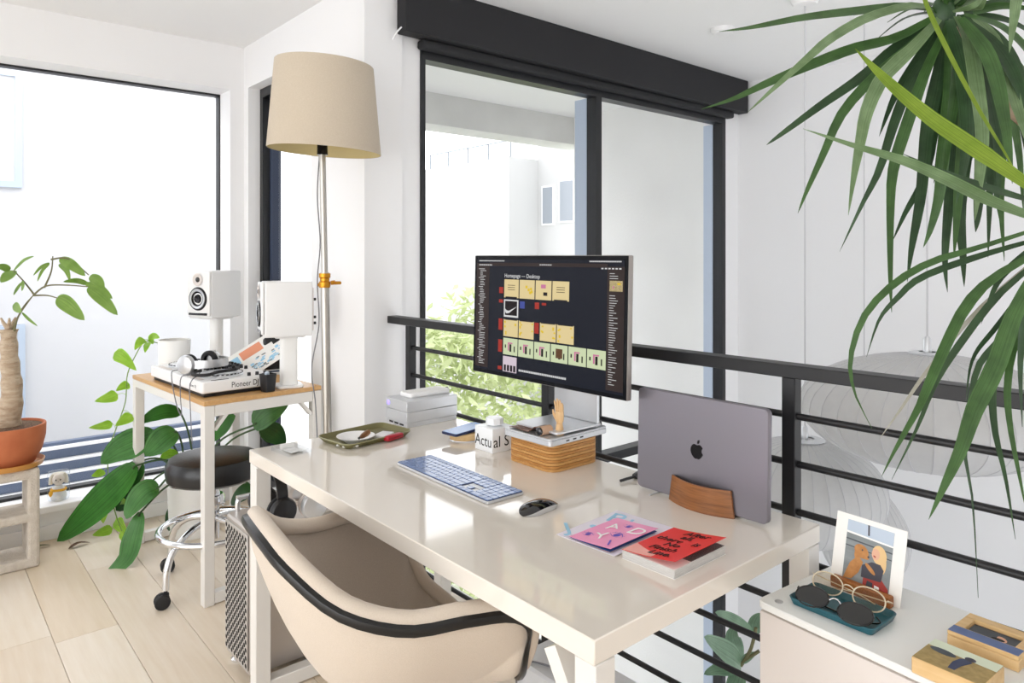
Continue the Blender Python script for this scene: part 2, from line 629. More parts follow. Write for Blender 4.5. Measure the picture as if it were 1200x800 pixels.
def leaf_mb(pts, w, kind='blade', n=10, hint=(-0.62, -0.72, 0.3), fold=0.18, thick=0.0006):
    """A leaf as a folded strip along a spline; it has a front, a back and a rim."""
    sp = spline(pts, n)
    H = Vector(hint).normalized()
    vs = []
    rows = []
    for i, p in enumerate(sp):
        t = i / n
        if kind == 'blade':
            prof = (0.45 + 0.55 * min(1, t / 0.25)) * (1 - max(0, (t - 0.35) / 0.65) ** 1.6)
        elif kind == 'heart':
            prof = (min(1, t / 0.22) ** 0.5) * (1 - max(0, (t - 0.22) / 0.78) ** 1.7)
        else:
            prof = math.sin(PI * (0.03 + 0.97 * t) ** 0.85) ** 0.75 if t < 1 else 0
        tan = (sp[min(i + 1, n)] - sp[max(i - 1, 0)]).normalized()
        side = tan.cross(H)
        if side.length < 0.05:
            side = tan.orthogonal()
        side.normalize()
        nor = side.cross(tan).normalized()
        hw = max(w * 0.5 * prof, w * 0.01)
        rows.append([p - side * hw + nor * hw * fold, p, p + side * hw + nor * hw * fold, nor])
    mb = MB()
    fs = []
    for r in rows:
        k = r[3] * thick
        vs += [r[0], r[1] + k, r[2], r[1] - k]
    for i in range(n):
        a = 4 * i
        b = a + 4
        fs += [(a, a + 1, b + 1, b), (a + 1, a + 2, b + 2, b + 1), (a + 2, a + 3, b + 3, b + 2), (a + 3, a, b, b + 3)]
    mb.add(vs, fs)
    mb.across = [0.0, 0.5, 1.0, 0.5] * len(rows)
    return mb

# leaf midribs in world metres: ([points from base to tip], width, colour)
L_A=[([(1.389,0.453,1.758),(1.322,0.485,1.76),(1.229,0.538,1.744),(1.144,0.585,1.727),(1.061,0.63,1.705),(1.004,0.653,1.693)],0.0216,0),([(1.384,0.458,1.753),(1.328,0.473,1.761),(1.241,0.515,1.733),(1.167,0.546,1.69),(1.111,0.561,1.648),(1.046,0.584,1.593),(0.993,0.596,1.552)],0.0183,1),([(1.378,0.463,1.75),(1.318,0.504,1.71),(1.253,0.549,1.688),(1.189,0.593,1.658),(1.125,0.637,1.625),(1.074,0.67,1.597),(1.025,0.701,1.578)],0.0221,0),([(1.404,0.468,1.757),(1.354,0.518,1.705),(1.314,0.56,1.653),(1.262,0.613,1.601),(1.215,0.662,1.551),(1.2,0.682,1.533)],0.0185,2),([(1.384,0.458,1.747),(1.329,0.494,1.688),(1.275,0.529,1.634),(1.228,0.559,1.573),(1.197,0.575,1.505),(1.167,0.59,1.439),(1.148,0.595,1.402)],0.0176,0),([(1.351,0.447,1.737),(1.305,0.471,1.685),(1.254,0.5,1.632),(1.22,0.513,1.572),(1.2,0.516,1.513),(1.18,0.517,1.456),(1.162,0.517,1.396)],0.0242,1),([(1.412,0.461,1.749),(1.4,0.477,1.697),(1.376,0.504,1.637),(1.358,0.526,1.561),(1.346,0.544,1.485),(1.327,0.566,1.423),(1.302,0.595,1.338)],0.0185,2),([(1.362,0.438,1.725),(1.321,0.457,1.649),(1.281,0.476,1.545),(1.252,0.485,1.472),(1.237,0.483,1.4),(1.226,0.478,1.288),(1.215,0.471,1.239)],0.0213,0),([(1.423,0.464,1.745),(1.419,0.473,1.654),(1.408,0.487,1.562),(1.404,0.496,1.439),(1.397,0.508,1.346),(1.395,0.514,1.283)],0.0263,2),([(1.451,0.466,1.759),(1.453,0.481,1.629),(1.449,0.501,1.489),(1.432,0.532,1.41),(1.428,0.552,1.359)],0.0159,2),([(1.397,0.447,1.735),(1.397,0.447,1.615),(1.389,0.453,1.51),(1.384,0.458,1.435),(1.372,0.468,1.375),(1.363,0.476,1.345)],0.021,0),([(1.457,0.461,1.751),(1.46,0.458,1.611),(1.453,0.464,1.455),(1.447,0.47,1.33),(1.451,0.466,1.264)],0.0234,2),([(1.429,0.446,1.742),(1.433,0.434,1.603),(1.416,0.439,1.436),(1.404,0.441,1.327)],0.0257,0),([(1.465,0.454,1.751),(1.486,0.443,1.596),(1.48,0.455,1.424),(1.489,0.453,1.33),(1.497,0.453,1.273)],0.022,2),([(1.328,0.414,1.727),(1.319,0.395,1.685),(1.306,0.38,1.604),(1.291,0.367,1.518),(1.264,0.364,1.436),(1.237,0.36,1.384)],0.0271,1),([(1.37,0.404,1.736),(1.365,0.376,1.69),(1.357,0.35,1.613),(1.343,0.329,1.546),(1.33,0.307,1.475)],0.0304,1),([(1.429,0.419,1.756),(1.44,0.377,1.759),(1.465,0.323,1.742)],0.0206,0),([(1.348,0.291,1.792),(1.274,0.311,1.73),(1.227,0.308,1.671),(1.183,0.302,1.616)],0.0164,1),([(1.193,0.425,1.766),(1.182,0.408,1.709),(1.183,0.38,1.635),(1.194,0.345,1.548),(1.202,0.312,1.477),(1.198,0.288,1.424)],0.0088,3),([(1.054,0.228,1.397),(1.028,0.269,1.437),(1.01,0.305,1.471),(0.994,0.339,1.504),(0.977,0.373,1.544),(0.969,0.4,1.579),(0.967,0.421,1.607)],0.0239,3),([(1.078,0.233,1.37),(1.05,0.289,1.399),(1.036,0.333,1.428),(1.019,0.379,1.456),(0.992,0.434,1.481),(0.962,0.491,1.509)],0.0203,1),([(1.343,0.296,1.409),(1.268,0.36,1.437),(1.218,0.403,1.461),(1.176,0.439,1.488)],0.0172,2),([(1.486,0.436,1.751),(1.51,0.416,1.611),(1.51,0.416,1.486),(1.508,0.418,1.327)],0.0218,2),([(1.458,0.421,1.742),(1.481,0.392,1.588),(1.473,0.39,1.436),(1.471,0.383,1.321)],0.0182,0),([(1.441,0.436,1.742),(1.454,0.416,1.557),(1.443,0.416,1.421),(1.433,0.416,1.372)],0.0242,2),([(1.491,0.458,1.766),(1.525,0.433,1.632),(1.511,0.45,1.521),(1.496,0.467,1.426)],0.0255,2),([(1.483,0.465,1.766),(1.513,0.444,1.632),(1.541,0.424,1.505),(1.559,0.413,1.394)],0.0239,2),([(1.495,0.455,1.766),(1.543,0.418,1.679),(1.577,0.393,1.553),(1.593,0.384,1.41)],0.0255,0),([(1.49,0.472,1.769),(1.51,0.464,1.667),(1.493,0.487,1.556),(1.487,0.501,1.468)],0.0241,2),([(1.465,0.454,1.764),(1.516,0.41,1.72),(1.563,0.37,1.658),(1.599,0.339,1.564)],0.0234,0),([(1.401,0.444,1.758),(1.401,0.411,1.793),(1.416,0.365,1.834)],0.0191,0),([(1.389,0.453,1.765),(1.354,0.451,1.808),(1.317,0.449,1.863)],0.0162,1),([(1.426,0.461,1.776),(1.451,0.453,1.841),(1.486,0.436,1.923)],0.017,0),([(1.469,0.451,1.767),(1.534,0.395,1.759),(1.605,0.334,1.705)],0.0218,2),([(1.348,0.423,1.741),(1.32,0.381,1.733),(1.278,0.352,1.746)],0.0193,1),([(1.299,0.399,1.714),(1.314,0.364,1.643),(1.313,0.343,1.544),(1.304,0.329,1.442)],0.027,0),([(1.333,0.41,1.727),(1.358,0.362,1.664),(1.362,0.332,1.59),(1.362,0.305,1.505)],0.0248,2),([(1.35,0.421,1.73),(1.364,0.388,1.628),(1.364,0.366,1.512),(1.346,0.359,1.413)],0.0254,2),([(1.341,0.429,1.728),(1.351,0.411,1.631),(1.348,0.405,1.515),(1.328,0.414,1.415)],0.0257,2),([(1.366,0.434,1.737),(1.365,0.426,1.65),(1.349,0.431,1.547),(1.333,0.436,1.445)],0.0247,0),([(1.304,0.395,1.719),(1.332,0.349,1.691),(1.348,0.313,1.638),(1.353,0.287,1.568)],0.0243,0),([(1.445,0.472,1.764),(1.425,0.497,1.706),(1.394,0.533,1.63),(1.377,0.556,1.552)],0.0189,2),([(1.475,0.446,1.773),(1.516,0.41,1.79),(1.557,0.375,1.798),(1.605,0.334,1.783)],0.0203,2),([(1.367,0.407,1.726),(1.421,0.36,1.633),(1.443,0.341,1.517),(1.451,0.335,1.402)],0.0259,2),([(1.44,0.449,1.76),(1.487,0.409,1.73),(1.522,0.379,1.676),(1.545,0.359,1.591)],0.0246,2)]
L_B=[([(1.291,0.274,1.378),(1.202,0.342,1.343),(1.137,0.388,1.32),(1.087,0.421,1.287),(1.049,0.445,1.242),(1.027,0.454,1.184),(1.024,0.447,1.137),(1.036,0.428,1.088)],0.0111,0),([(1.353,0.287,1.363),(1.268,0.36,1.331),(1.198,0.421,1.297),(1.168,0.446,1.264),(1.148,0.464,1.231),(1.133,0.476,1.174)],0.0106,2),([(1.291,0.274,1.349),(1.216,0.329,1.299),(1.175,0.355,1.255),(1.143,0.373,1.194),(1.117,0.386,1.14),(1.1,0.392,1.111),(1.069,0.409,1.058),(1.046,0.419,1.02)],0.016,0),([(1.353,0.287,1.341),(1.288,0.343,1.271),(1.24,0.384,1.191),(1.213,0.408,1.132),(1.193,0.425,1.066),(1.163,0.451,0.984)],0.0119,2),([(1.168,0.248,1.347),(1.12,0.279,1.26),(1.088,0.295,1.184),(1.058,0.31,1.13),(1.036,0.318,1.082),(1.01,0.329,1.036),(0.986,0.338,0.997)],0.0244,0),([(1.377,0.292,1.33),(1.313,0.348,1.202),(1.286,0.371,1.155),(1.275,0.38,1.088),(1.27,0.384,1.021),(1.281,0.376,0.94),(1.287,0.37,0.792)],0.0108,2),([(1.377,0.292,1.33),(1.323,0.339,1.209),(1.304,0.355,1.142),(1.306,0.354,1.061),(1.319,0.342,0.98),(1.332,0.332,0.884)],0.0134,2),([(1.383,0.288,1.33),(1.329,0.329,1.203),(1.312,0.338,1.13),(1.31,0.334,1.064),(1.318,0.323,0.985),(1.321,0.315,0.934)],0.012,0),([(1.414,0.3,1.337),(1.346,0.359,1.22),(1.315,0.386,1.164),(1.307,0.393,1.095)],0.0083,2),([(1.47,0.318,1.344),(1.383,0.393,1.244),(1.317,0.449,1.143),(1.279,0.482,1.071),(1.252,0.506,1.02)],0.0072,4),([(1.358,0.283,1.356),(1.323,0.313,1.264),(1.313,0.322,1.172),(1.316,0.319,1.066)],0.0185,2),([(1.409,0.305,1.358),(1.378,0.332,1.33),(1.346,0.359,1.289),(1.325,0.377,1.22)],0.0124,2)]
L_PH=[([(0.818,3.583,0.374),(0.74,3.628,0.274),(0.634,3.697,0.152),(0.534,3.761,0.047)],0.1405,0),([(0.91,3.635,0.494),(0.835,3.656,0.462),(0.76,3.676,0.431),(0.694,3.69,0.382)],0.1367,1),([(0.971,3.517,0.514),(0.926,3.512,0.499),(0.878,3.509,0.461),(0.834,3.503,0.431)],0.1188,1),([(1.016,3.61,0.579),(0.954,3.619,0.594),(0.893,3.628,0.578),(0.845,3.625,0.554)],0.0694,0),([(1.118,3.522,0.448),(1.159,3.487,0.506),(1.19,3.461,0.546),(1.214,3.439,0.567)],0.0816,0),([(1.166,3.085,0.593),(1.196,3.016,0.653),(1.227,2.945,0.689),(1.246,2.885,0.714)],0.1265,1),([(0.881,3.463,0.289),(0.831,3.461,0.285),(0.783,3.459,0.239),(0.746,3.447,0.184)],0.0999,1),([(0.807,3.46,0.196),(0.769,3.427,0.102),(0.734,3.391,0.03),(0.64,3.406,-0.039)],0.0832,1),([(0.879,3.662,0.252),(0.839,3.675,0.234),(0.798,3.687,0.191),(0.758,3.7,0.149)],0.1126,2),([(1.053,3.644,0.162),(1.015,3.633,0.124),(0.981,3.619,0.087),(0.959,3.593,0.035)],0.0745,2),([(1.063,3.636,0.195),(1.076,3.602,0.168),(1.087,3.571,0.132),(1.091,3.546,0.097)],0.0745,2),([(1.239,3.287,0.26),(1.215,3.285,0.25),(1.179,3.294,0.224),(1.146,3.3,0.191)],0.0673,2),([(1.004,3.62,0.379),(0.974,3.624,0.388),(0.951,3.622,0.384),(0.928,3.62,0.373)],0.049,3),([(0.839,3.63,0.379),(0.82,3.625,0.337),(0.792,3.627,0.291),(0.767,3.626,0.253)],0.103,1),([(1.23,3.162,0.562),(1.252,3.099,0.547),(1.262,3.047,0.533),(1.271,2.995,0.504)],0.0845,2)]
L_PO=[([(0.865,3.632,0.94),(0.841,3.62,0.931),(0.816,3.608,0.898)],0.0518),([(0.893,3.657,0.919),(0.899,3.619,0.954),(0.913,3.574,0.949)],0.0443),([(0.881,3.639,0.926),(0.869,3.617,0.909),(0.856,3.595,0.884)],0.036),([(0.766,3.775,0.874),(0.797,3.716,0.849),(0.833,3.652,0.797)],0.0646),([(0.822,3.731,0.724),(0.792,3.724,0.717),(0.762,3.717,0.701)],0.0485),([(0.764,3.692,0.689),(0.725,3.693,0.678),(0.672,3.705,0.667)],0.0594),([(0.813,3.641,0.595),(0.78,3.637,0.577),(0.742,3.637,0.556)],0.0593),([(0.767,3.812,0.532),(0.724,3.815,0.526),(0.67,3.829,0.524)],0.0448),([(0.775,3.713,0.445),(0.742,3.708,0.412),(0.716,3.698,0.38)],0.0678),([(0.72,3.757,0.33),(0.694,3.746,0.322),(0.665,3.738,0.318)],0.0438),([(0.759,3.844,0.225),(0.722,3.842,0.217),(0.683,3.843,0.205)],0.0491),([(0.754,3.765,0.193),(0.775,3.714,0.19),(0.802,3.657,0.186)],0.0482),([(0.742,3.833,0.142),(0.73,3.81,0.11),(0.722,3.784,0.075)],0.0529),([(0.769,3.753,0.092),(0.781,3.709,0.066),(0.797,3.663,0.048)],0.0563),([(0.761,3.785,0.041),(0.719,3.788,0.034),(0.678,3.791,0.028)],0.0485),([(0.778,3.693,0.051),(0.784,3.655,0.029),(0.781,3.625,0.016)],0.0397)]
L_MT=[([(0.504,3.545,1.153),(0.535,3.485,1.125),(0.582,3.412,1.063)],0.0579),([(0.608,3.492,1.195),(0.65,3.423,1.149),(0.693,3.352,1.082)],0.0475),([(0.51,3.522,1.319),(0.543,3.46,1.294),(0.582,3.394,1.248)],0.0397),([(0.611,3.469,1.243),(0.633,3.417,1.225),(0.647,3.373,1.194)],0.04),([(0.51,3.545,1.294),(0.53,3.495,1.272),(0.537,3.456,1.227)],0.0218),([(0.468,3.485,1.302),(0.438,3.478,1.284),(0.41,3.469,1.25)],0.0142),([(0.481,3.583,1.297),(0.455,3.573,1.269),(0.435,3.557,1.223)],0.0146),([(0.363,3.659,1.269),(0.344,3.642,1.248),(0.317,3.633,1.22)],0.0506),([(0.362,3.614,1.133),(0.367,3.577,1.114),(0.377,3.535,1.098)],0.0286),([(0.344,3.586,1.273),(0.32,3.574,1.284),(0.291,3.566,1.288)],0.0283),([(0.392,3.677,1.217),(0.375,3.659,1.189),(0.361,3.638,1.165)],0.0146),([(0.389,3.618,1.226),(0.388,3.585,1.205),(0.382,3.558,1.185)],0.0144),([(0.392,3.654,1.09),(0.411,3.605,1.063),(0.435,3.551,1.037)],0.0109),([(0.6,3.5,1.213),(0.645,3.429,1.192),(0.677,3.368,1.15)],0.0292),([(0.365,3.677,1.268),(0.395,3.618,1.312),(0.424,3.56,1.33)],0.0145),([(0.612,3.497,1.209),(0.569,3.501,1.225),(0.52,3.51,1.222)],0.022)]
L_FD=[([(1.908,1.128,0.221),(1.851,1.133,0.256),(1.792,1.14,0.295),(1.737,1.143,0.329)],0.0403),([(1.881,1.151,0.12),(1.822,1.137,0.173),(1.744,1.137,0.23),(1.671,1.135,0.286)],0.0605),([(1.922,1.182,0.101),(1.9,1.18,0.152),(1.877,1.177,0.199),(1.87,1.161,0.238)],0.0465),([(1.876,1.156,0.112),(1.821,1.159,0.129),(1.766,1.162,0.146),(1.713,1.164,0.154)],0.0328),([(1.881,1.151,0.13),(1.897,1.138,0.145),(1.916,1.122,0.16)],0.0202),([(1.957,1.152,0.189),(1.939,1.135,0.233),(1.927,1.112,0.276)],0.0413),([(1.878,1.155,0.105),(1.825,1.134,0.1),(1.759,1.125,0.094)],0.0454)]
L_POSTEM=[(0.928,3.646,0.917),(0.877,3.68,0.926),(0.838,3.703,0.855),(0.809,3.718,0.768),(0.801,3.715,0.649),(0.768,3.732,0.53),(0.736,3.749,0.412),(0.738,3.738,0.255),(0.757,3.711,0.139),(0.779,3.682,0.054)]
L_MTB=[[(0.36,3.687,1.01),(0.391,3.64,1.106),(0.427,3.589,1.168)],[(0.427,3.589,1.168),(0.463,3.536,1.205),(0.525,3.461,1.209),(0.589,3.384,1.203)],[(0.427,3.589,1.168),(0.395,3.617,1.222),(0.362,3.645,1.269)],[(0.458,3.549,1.197),(0.481,3.536,1.265),(0.487,3.537,1.33)],[(0.364,3.643,1.013),(0.378,3.631,1.078),(0.422,3.594,1.161)],[(0.427,3.589,1.164),(0.466,3.536,1.165),(0.496,3.49,1.155)],[(0.482,3.542,1.316),(0.535,3.483,1.319),(0.598,3.416,1.251)]]
L_MTT=[(0.371,3.677,0.603),(0.36,3.687,0.748),(0.352,3.694,0.894),(0.349,3.696,1.017)]
L_FDS=[[(1.897,1.138,-0.006),(1.878,1.155,0.105),(1.885,1.148,0.13),(1.923,1.115,0.165)],[(1.881,1.151,0.12),(1.904,1.132,0.17),(1.916,1.122,0.233)]]
L_PHBASE=[(0.818,3.583,0.374),(0.91,3.635,0.494),(0.971,3.517,0.514),(1.016,3.61,0.579),(1.118,3.522,0.448),(1.166,3.085,0.593),(0.881,3.463,0.289),(0.807,3.46,0.196),(0.879,3.662,0.252),(1.053,3.644,0.162),(1.063,3.636,0.195),(1.239,3.287,0.26),(1.004,3.62,0.379),(0.839,3.63,0.379),(1.23,3.162,0.562)]
# ================================================================ THE ROOM
# x runs towards the far right, y towards the far left; the desk stands along y against the railing
XE = 1.44      # lamp wall
YN = 3.95      # big-window wall
YW = 2.62      # black window plane
XR = 4.25      # right wall of the stair void
ZC = 2.48
XV = 1.66      # edge of the floor at the void
XW = -2.6
YS = -3.0
ZL = -2.7      # lower floor

# floor and its planks
b = MB()
b.box(XW, XV, YS, YN, -0.26, -0.012)
floor = struct('floor', b, M['joint'])
pm = [M['plank'], M['plank2'], M['plank3']]
pw = 0.1955
x = 0.4015 - 15 * pw
k = 0
seams = {}
while x < XV - 0.01:
    x1 = min(x + pw, XV)
    col_i = round((x - 0.4015) / pw)
    y = 2.877 if col_i == 0 else YN - random.uniform(0.3, 1.9)
    ys = [y]
    while ys[-1] > YS:
        ys.append(ys[-1] - random.choice((1.6, 1.9, 2.1)))
    edges = [YN] + ys
    for a, c in zip(edges[:-1], edges[1:]):
        lo = max(c, YS)
        if a - lo < 0.05 or x1 < XW + 0.05:
            continue
        xa = max(x, XW)
        p = MB()
        p.rbox(xa + 0.0008, x1 - 0.0008, lo + 0.0008, a - 0.0008, -0.0119, 0.0, 0.0008, 1)
        obj('plank', p, random.choice(pm), floor, smooth=False)
    x = x1
# painted edge of the slab above the void
b = MB()
b.box(XV, XV + 0.03, YS, 2.6, -0.28, 0.0)
struct('trim_1', b, M['trim'])

b = MB()
b.box(XW, XR + 0.1, YS, YN + 0.3, ZC, ZC + 0.1)
struct('ceiling', b, M['ceil'])

# north wall with the big window
b = MB()
b.box(XW, 1.62, YN, YN + 0.26, 2.239, ZC)
b.box(1.366, 1.44, YN, YN + 0.26, 0.165, 2.239)
b.box(XW, 1.62, YN, YN + 0.26, -0.26, 0.165)
struct('wall_north', b, M['wall'])
b = MB()
b.rbox(XW, 1.40, YN - 0.045, YN + 0.18, 0.135, 0.168, 0.006)
struct('trim_2', b, M['trim'])
b = MB()
b.rbox(XW, 1.439, YN - 0.014, YN - 0.0005, 0.0, 0.07, 0.004)
struct('baseboard_north', b, M['trim'])
w1 = thing('window_1', '', 'window', (0, 0, 0))
del w1['label'], w1['category']
w1['kind'] = 'structure'
yg = YN + 0.18
b = MB()
b.box(XW, 1.366, yg - 0.02, yg + 0.03, 2.228, 2.239)
b.box(1.359, 1.366, yg - 0.02, yg + 0.03, 0.168, 2.239)
b.box(XW, 1.366, yg - 0.02, yg + 0.03, 0.168, 0.182)
obj('window_frame', b, M['blackframe'], w1, False)
b = MB()
b.box(XW, 1.359, yg, yg + 0.008, 0.182, 2.228)
obj('pane', b, M['glass'], w1, False)

# east wall (lamp wall), its window and the corner column
b = MB()
b.box(XE, 1.62, 2.6, 3.10, -0.26, ZC)
b.box(XE, 1.62, 3.10, YN, 2.25, ZC)
b.box(XE, 1.62, 3.10, YN, -0.26, 0.08)
b.box(XE, 1.62, 3.885, YN, 0.08, 2.25)
struct('wall_east', b, M['wall'])
w2 = thing('window_2', '', 'window')
del w2['label'], w2['category']
w2['kind'] = 'structure'
b = MB()
b.box(1.505, 1.545, 3.845, 3.884, 0.08, 2.249)
b.box(1.505, 1.545, 3.101, 3.14, 0.08, 2.249)
b.box(1.505, 1.545, 3.14, 3.845, 2.20, 2.249)
b.box(1.505, 1.545, 3.14, 3.845, 0.08, 0.13)
obj('window_frame', b, M['blackframe'], w2, False)
b = MB()
b.box(1.545, 1.60, 3.825, 3.884, 0.08, 2.249)
b.box(1.545, 1.60, 3.101, 3.16, 0.08, 2.249)
b.box(1.545, 1.60, 3.16, 3.825, 2.19, 2.249)
obj('outer_frame', b, M['navyframe'], w2, False)
b = MB()
b.box(1.55, 1.556, 3.16, 3.825, 0.13, 2.19)
obj('pane', b, M['glass'], w2, False)

# window wall of the void: jamb strips, header, lower wall
b = MB()
b.box(1.44, 1.722, YW, YW + 0.16, ZL, -0.26)
b.box(1.62, 1.722, YW, YW + 0.16, -0.26, ZC)
b.box(4.085, XR, YW, YW + 0.16, ZL, ZC)
b.box(1.722, 4.085, YW, YW + 0.16, 2.236, ZC)
struct('wall_void_north', b, M['wall'])
b = MB()
b.box(XR, XR + 0.15, YS, YW + 0.16, ZL, ZC)
struct('wall_void_east', b, M['wall'])
b = MB()
b.box(XW, XR + 0.1, YS, YW + 0.16, ZL - 0.1, ZL)
struct('floor_lower', b, M['neigh'])
b = MB()
b.box(XW - 0.12, XW, YS, -2.6, -0.26, ZC)
b.box(XW - 0.12, XW, 2.9, YN + 0.26, -0.26, ZC)
b.box(XW - 0.12, XW, -2.6, 2.9, 2.35, ZC)
b.box(XW - 0.12, XW, -2.6, 2.9, -0.26, 0.15)
struct('wall_west', b, M['wall'])
b = MB()
b.box(XW - 0.12, XV, YS - 0.12, YS, -0.26, ZC)
struct('wall_south', b, M['wall'])  # unseen wall behind the camera, closed to cut light from the south
b = MB()
b.box(XV, XR + 0.15, YS - 0.12, YS, 0.5, ZC)
struct('added_void_south_wall', b, M['wall'])  # unseen upper wall added to keep south light off the corner column
b = MB()
b.box(1.3, 1.44, YS, YW, ZL, -0.262)
struct('wall_lower_west', b, M['wall'])

w3 = thing('window_3', '', 'window')
del w3['label'], w3['category']
w3['kind'] = 'structure'
b = MB()
xm = 2.862
b.box(1.722, 1.745, YW - 0.01, YW + 0.06, ZL, 2.236)
b.box(4.048, 4.085, YW - 0.01, YW + 0.06, ZL, 2.236)
b.box(1.745, 4.048, YW - 0.01, YW + 0.06, 2.192, 2.236)
b.box(1.745, 4.048, YW - 0.01, YW + 0.06, 0.20, 0.248)
b.box(xm - 0.018, xm + 0.026, YW - 0.01, YW + 0.06, 0.248, 2.192)
b.box(xm - 0.018, xm + 0.026, YW - 0.01, YW + 0.06, ZL, 0.20)
obj('window_frame', b, M['blackframe'], w3, False)
b = MB()
b.box(xm - 0.018, xm + 0.026, YW + 0.061, YW + 0.15, ZL, 2.192)
b.box(4.043, 4.084, YW + 0.061, YW + 0.13, ZL, 2.192)
b.box(1.7225, 1.745, YW + 0.061, YW + 0.13, ZL, 2.192)
obj('outer_frame', b, M['hazedframe'], w3, False)
for xa, xb in ((1.745, xm - 0.018), (xm + 0.026, 4.048)):
    for za, zb in ((0.248, 2.192), (ZL, 0.20)):
        b = MB()
        b.box(xa, xb, YW + 0.03, YW + 0.037, za, zb)
        obj('pane', b, M['glass'], w3, False)

# valance and roller bar
v = thing('blind_valance', 'long charcoal blind box mounted above the black framed window', 'blind', (1.592, 2.526, 2.268))
b = MB()
b.rbox(0, 2.628, 0, 0.073, 0, 0.2115, 0.004, 1)
obj('cassette', b, M['valance'], v)
b = MB()
b.rbox(0.11, 2.52, 0.034, 0.09, -0.042, -0.001, 0.012, 3)
obj('roller_bar', b, M['valance'], v)
b = MB()
b.tube([(-0.003, 0.03, 0.02), (-0.02, 0.035, 0.0), (-0.035, 0.05, -0.035)], 0.004, 6)
obj('pull_cord', b, M['whitepl'], v)

# railing
rl = thing('railing', 'black steel railing with thin horizontal bars between the desk and the stair void', 'railing', (1.57, 0, 0))
b = MB()
b.rbox(-0.025, 0.025, -1.9, 2.598, 1.05, 1.08, 0.002, 1)
obj('handrail', b, M['black'], rl)
for py in (2.455, 1.648, 0.829, 0.01, -0.81, -1.62):
    b = MB()
    b.rbox(-0.016, 0.016, py - 0.016, py + 0.016, 0.0, 1.0495, 0.0015, 1)
    obj('post', b, M['black'], rl)
for i in range(9):
    z = 0.96 - 0.110 * i
    b = MB()
    b.cyl((0, -1.9, z), (0, 2.47, z), 0.008, 10)
    obj('bar', b, M['black'], rl)

# ceiling fittings
for i, (px, py, lab) in enumerate(((3.15, 2.03, 'small white round ceiling fitting nearest the black blind box'),)):
    b = MB()
    b.lathe([(0.0, -0.03), (0.045, -0.03), (0.05, -0.022), (0.056, -0.02), (0.058, 0.0)], 28, Matrix.Translation((px, py, ZC)))
    o = obj('smoke_detector', b, M['whitepl'])
    tag(o, lab, 'detector')

# ================================================================ OUTSIDE
b = MB()
b.box(1.5, 4.45, YW + 0.161, 4.15, 2.505, 2.75)
b.box(1.5, 4.45, 4.15, 4.4, 2.258, 2.75)
struct('ceiling_patio', b, M['soffit'])
b = MB()
b.box(XR, XR + 0.2, YW + 0.161, 4.149, ZL, 2.504)
struct('wall_patio_east', b, M['concrete_w'])
b = MB()
b.box(-14, 40, YW + 0.17, 40, ZL - 0.3, ZL - 0.1)
struct('ground_outside', b, M['concrete_w'])

# neighbour opposite the black window
bd = thing('apartment_building', 'white stucco building with roof railing seen through the black framed window', 'building', (10.4, 12.2, ZL - 0.1))
z0 = -(ZL - 0.1)
b = MB()
b.box(0, 5, 0, 9, 0, 3.58 + z0)
obj('wall', b, M['stucco2'], bd, False)
b = MB()
b.box(0.9, 6, -5, -0.001, 0, 4.6 + z0)
obj('wing', b, M['stucco2'], bd, False)
for (xa, ya, yb, za, zb) in ((-0.03, 2.45, 3.15, 2.05, 2.9), (-0.03, 2.45, 3.15, -0.1, 0.88), (0.87, -0.55, -0.15, 2.04, 2.95), (0.87, -1.2, -0.72, 2.08, 3.05)):
    b = MB()
    b.box(xa, xa + 0.06, ya, yb, za + z0, zb + z0)
    f_ = obj('window', b, M['trim'], bd, False)
    b = MB()
    b.box(xa - 0.012, xa, ya + 0.04, yb - 0.04, za + 0.04 + z0, zb - 0.04 + z0)
    obj('pane', b, M['winblue'] if xa < 0 else M['windark'], f_, False)
b = MB()
b.bar((0.05, 0.0, 3.95 + z0), (0.05, 3.2, 3.95 + z0), 0.03, 0.03)
obj('roof_rail', b, M['windark'], bd, False)
for yy in (0.0, 0.8, 1.6, 2.4, 3.2):
    b = MB()
    b.bar((0.05, yy, 3.58 + z0), (0.05, yy, 3.95 + z0), 0.03, 0.03)
    obj('rail_post', b, M['windark'], bd, False)

# neighbour opposite the big window
nb = thing('neighbour_house', 'white house wall filling the view through the large left window', 'building', (-6, 7.2, ZL - 0.1))
b = MB()
b.box(0, 8.4, 0, 3, 0, 6.3)
obj('wall', b, M['neigh'], nb, False)
for (xa, xb, za, zb) in ((5.2, 6.77, 1.9, 2.87), (5.6, 6.79, -0.5, 0.76)):
    b = MB()
    for q in ((xa, xb, za, za + 0.05), (xa, xb, zb - 0.05, zb), (xb - 0.05, xb, za + 0.05, zb - 0.05), (xa, xa + 0.05, za + 0.05, zb - 0.05)):
        b.box(q[0], q[1], -0.04, -0.001, q[2] + z0, q[3] + z0)
    f_ = obj('window', b, M['winblue'], nb, False)
    b = MB()
    b.box(xa + 0.05, xb - 0.05, -0.02, -0.002, za + 0.05 + z0, zb - 0.05 + z0)
    obj('pane', b, M['neigh'], f_, False)
lf = thing('louvred_fence', 'low slate blue louvred fence outside the large left window', 'fence', (-5.5, 5.4, ZL - 0.1))
b = MB()
b.box(0, 7.2, 0.03, 0.08, 0, 0.12 + z0)
obj('backing', b, M['louvre'], lf, False)
for i in range(7):
    z = 0.10 - 0.085 * i
    b = MB()
    b.box(0, 7.2, 0, 0.028, z - 0.02 + z0, z + z0)
    obj('slat', b, M['trim'], lf, False)

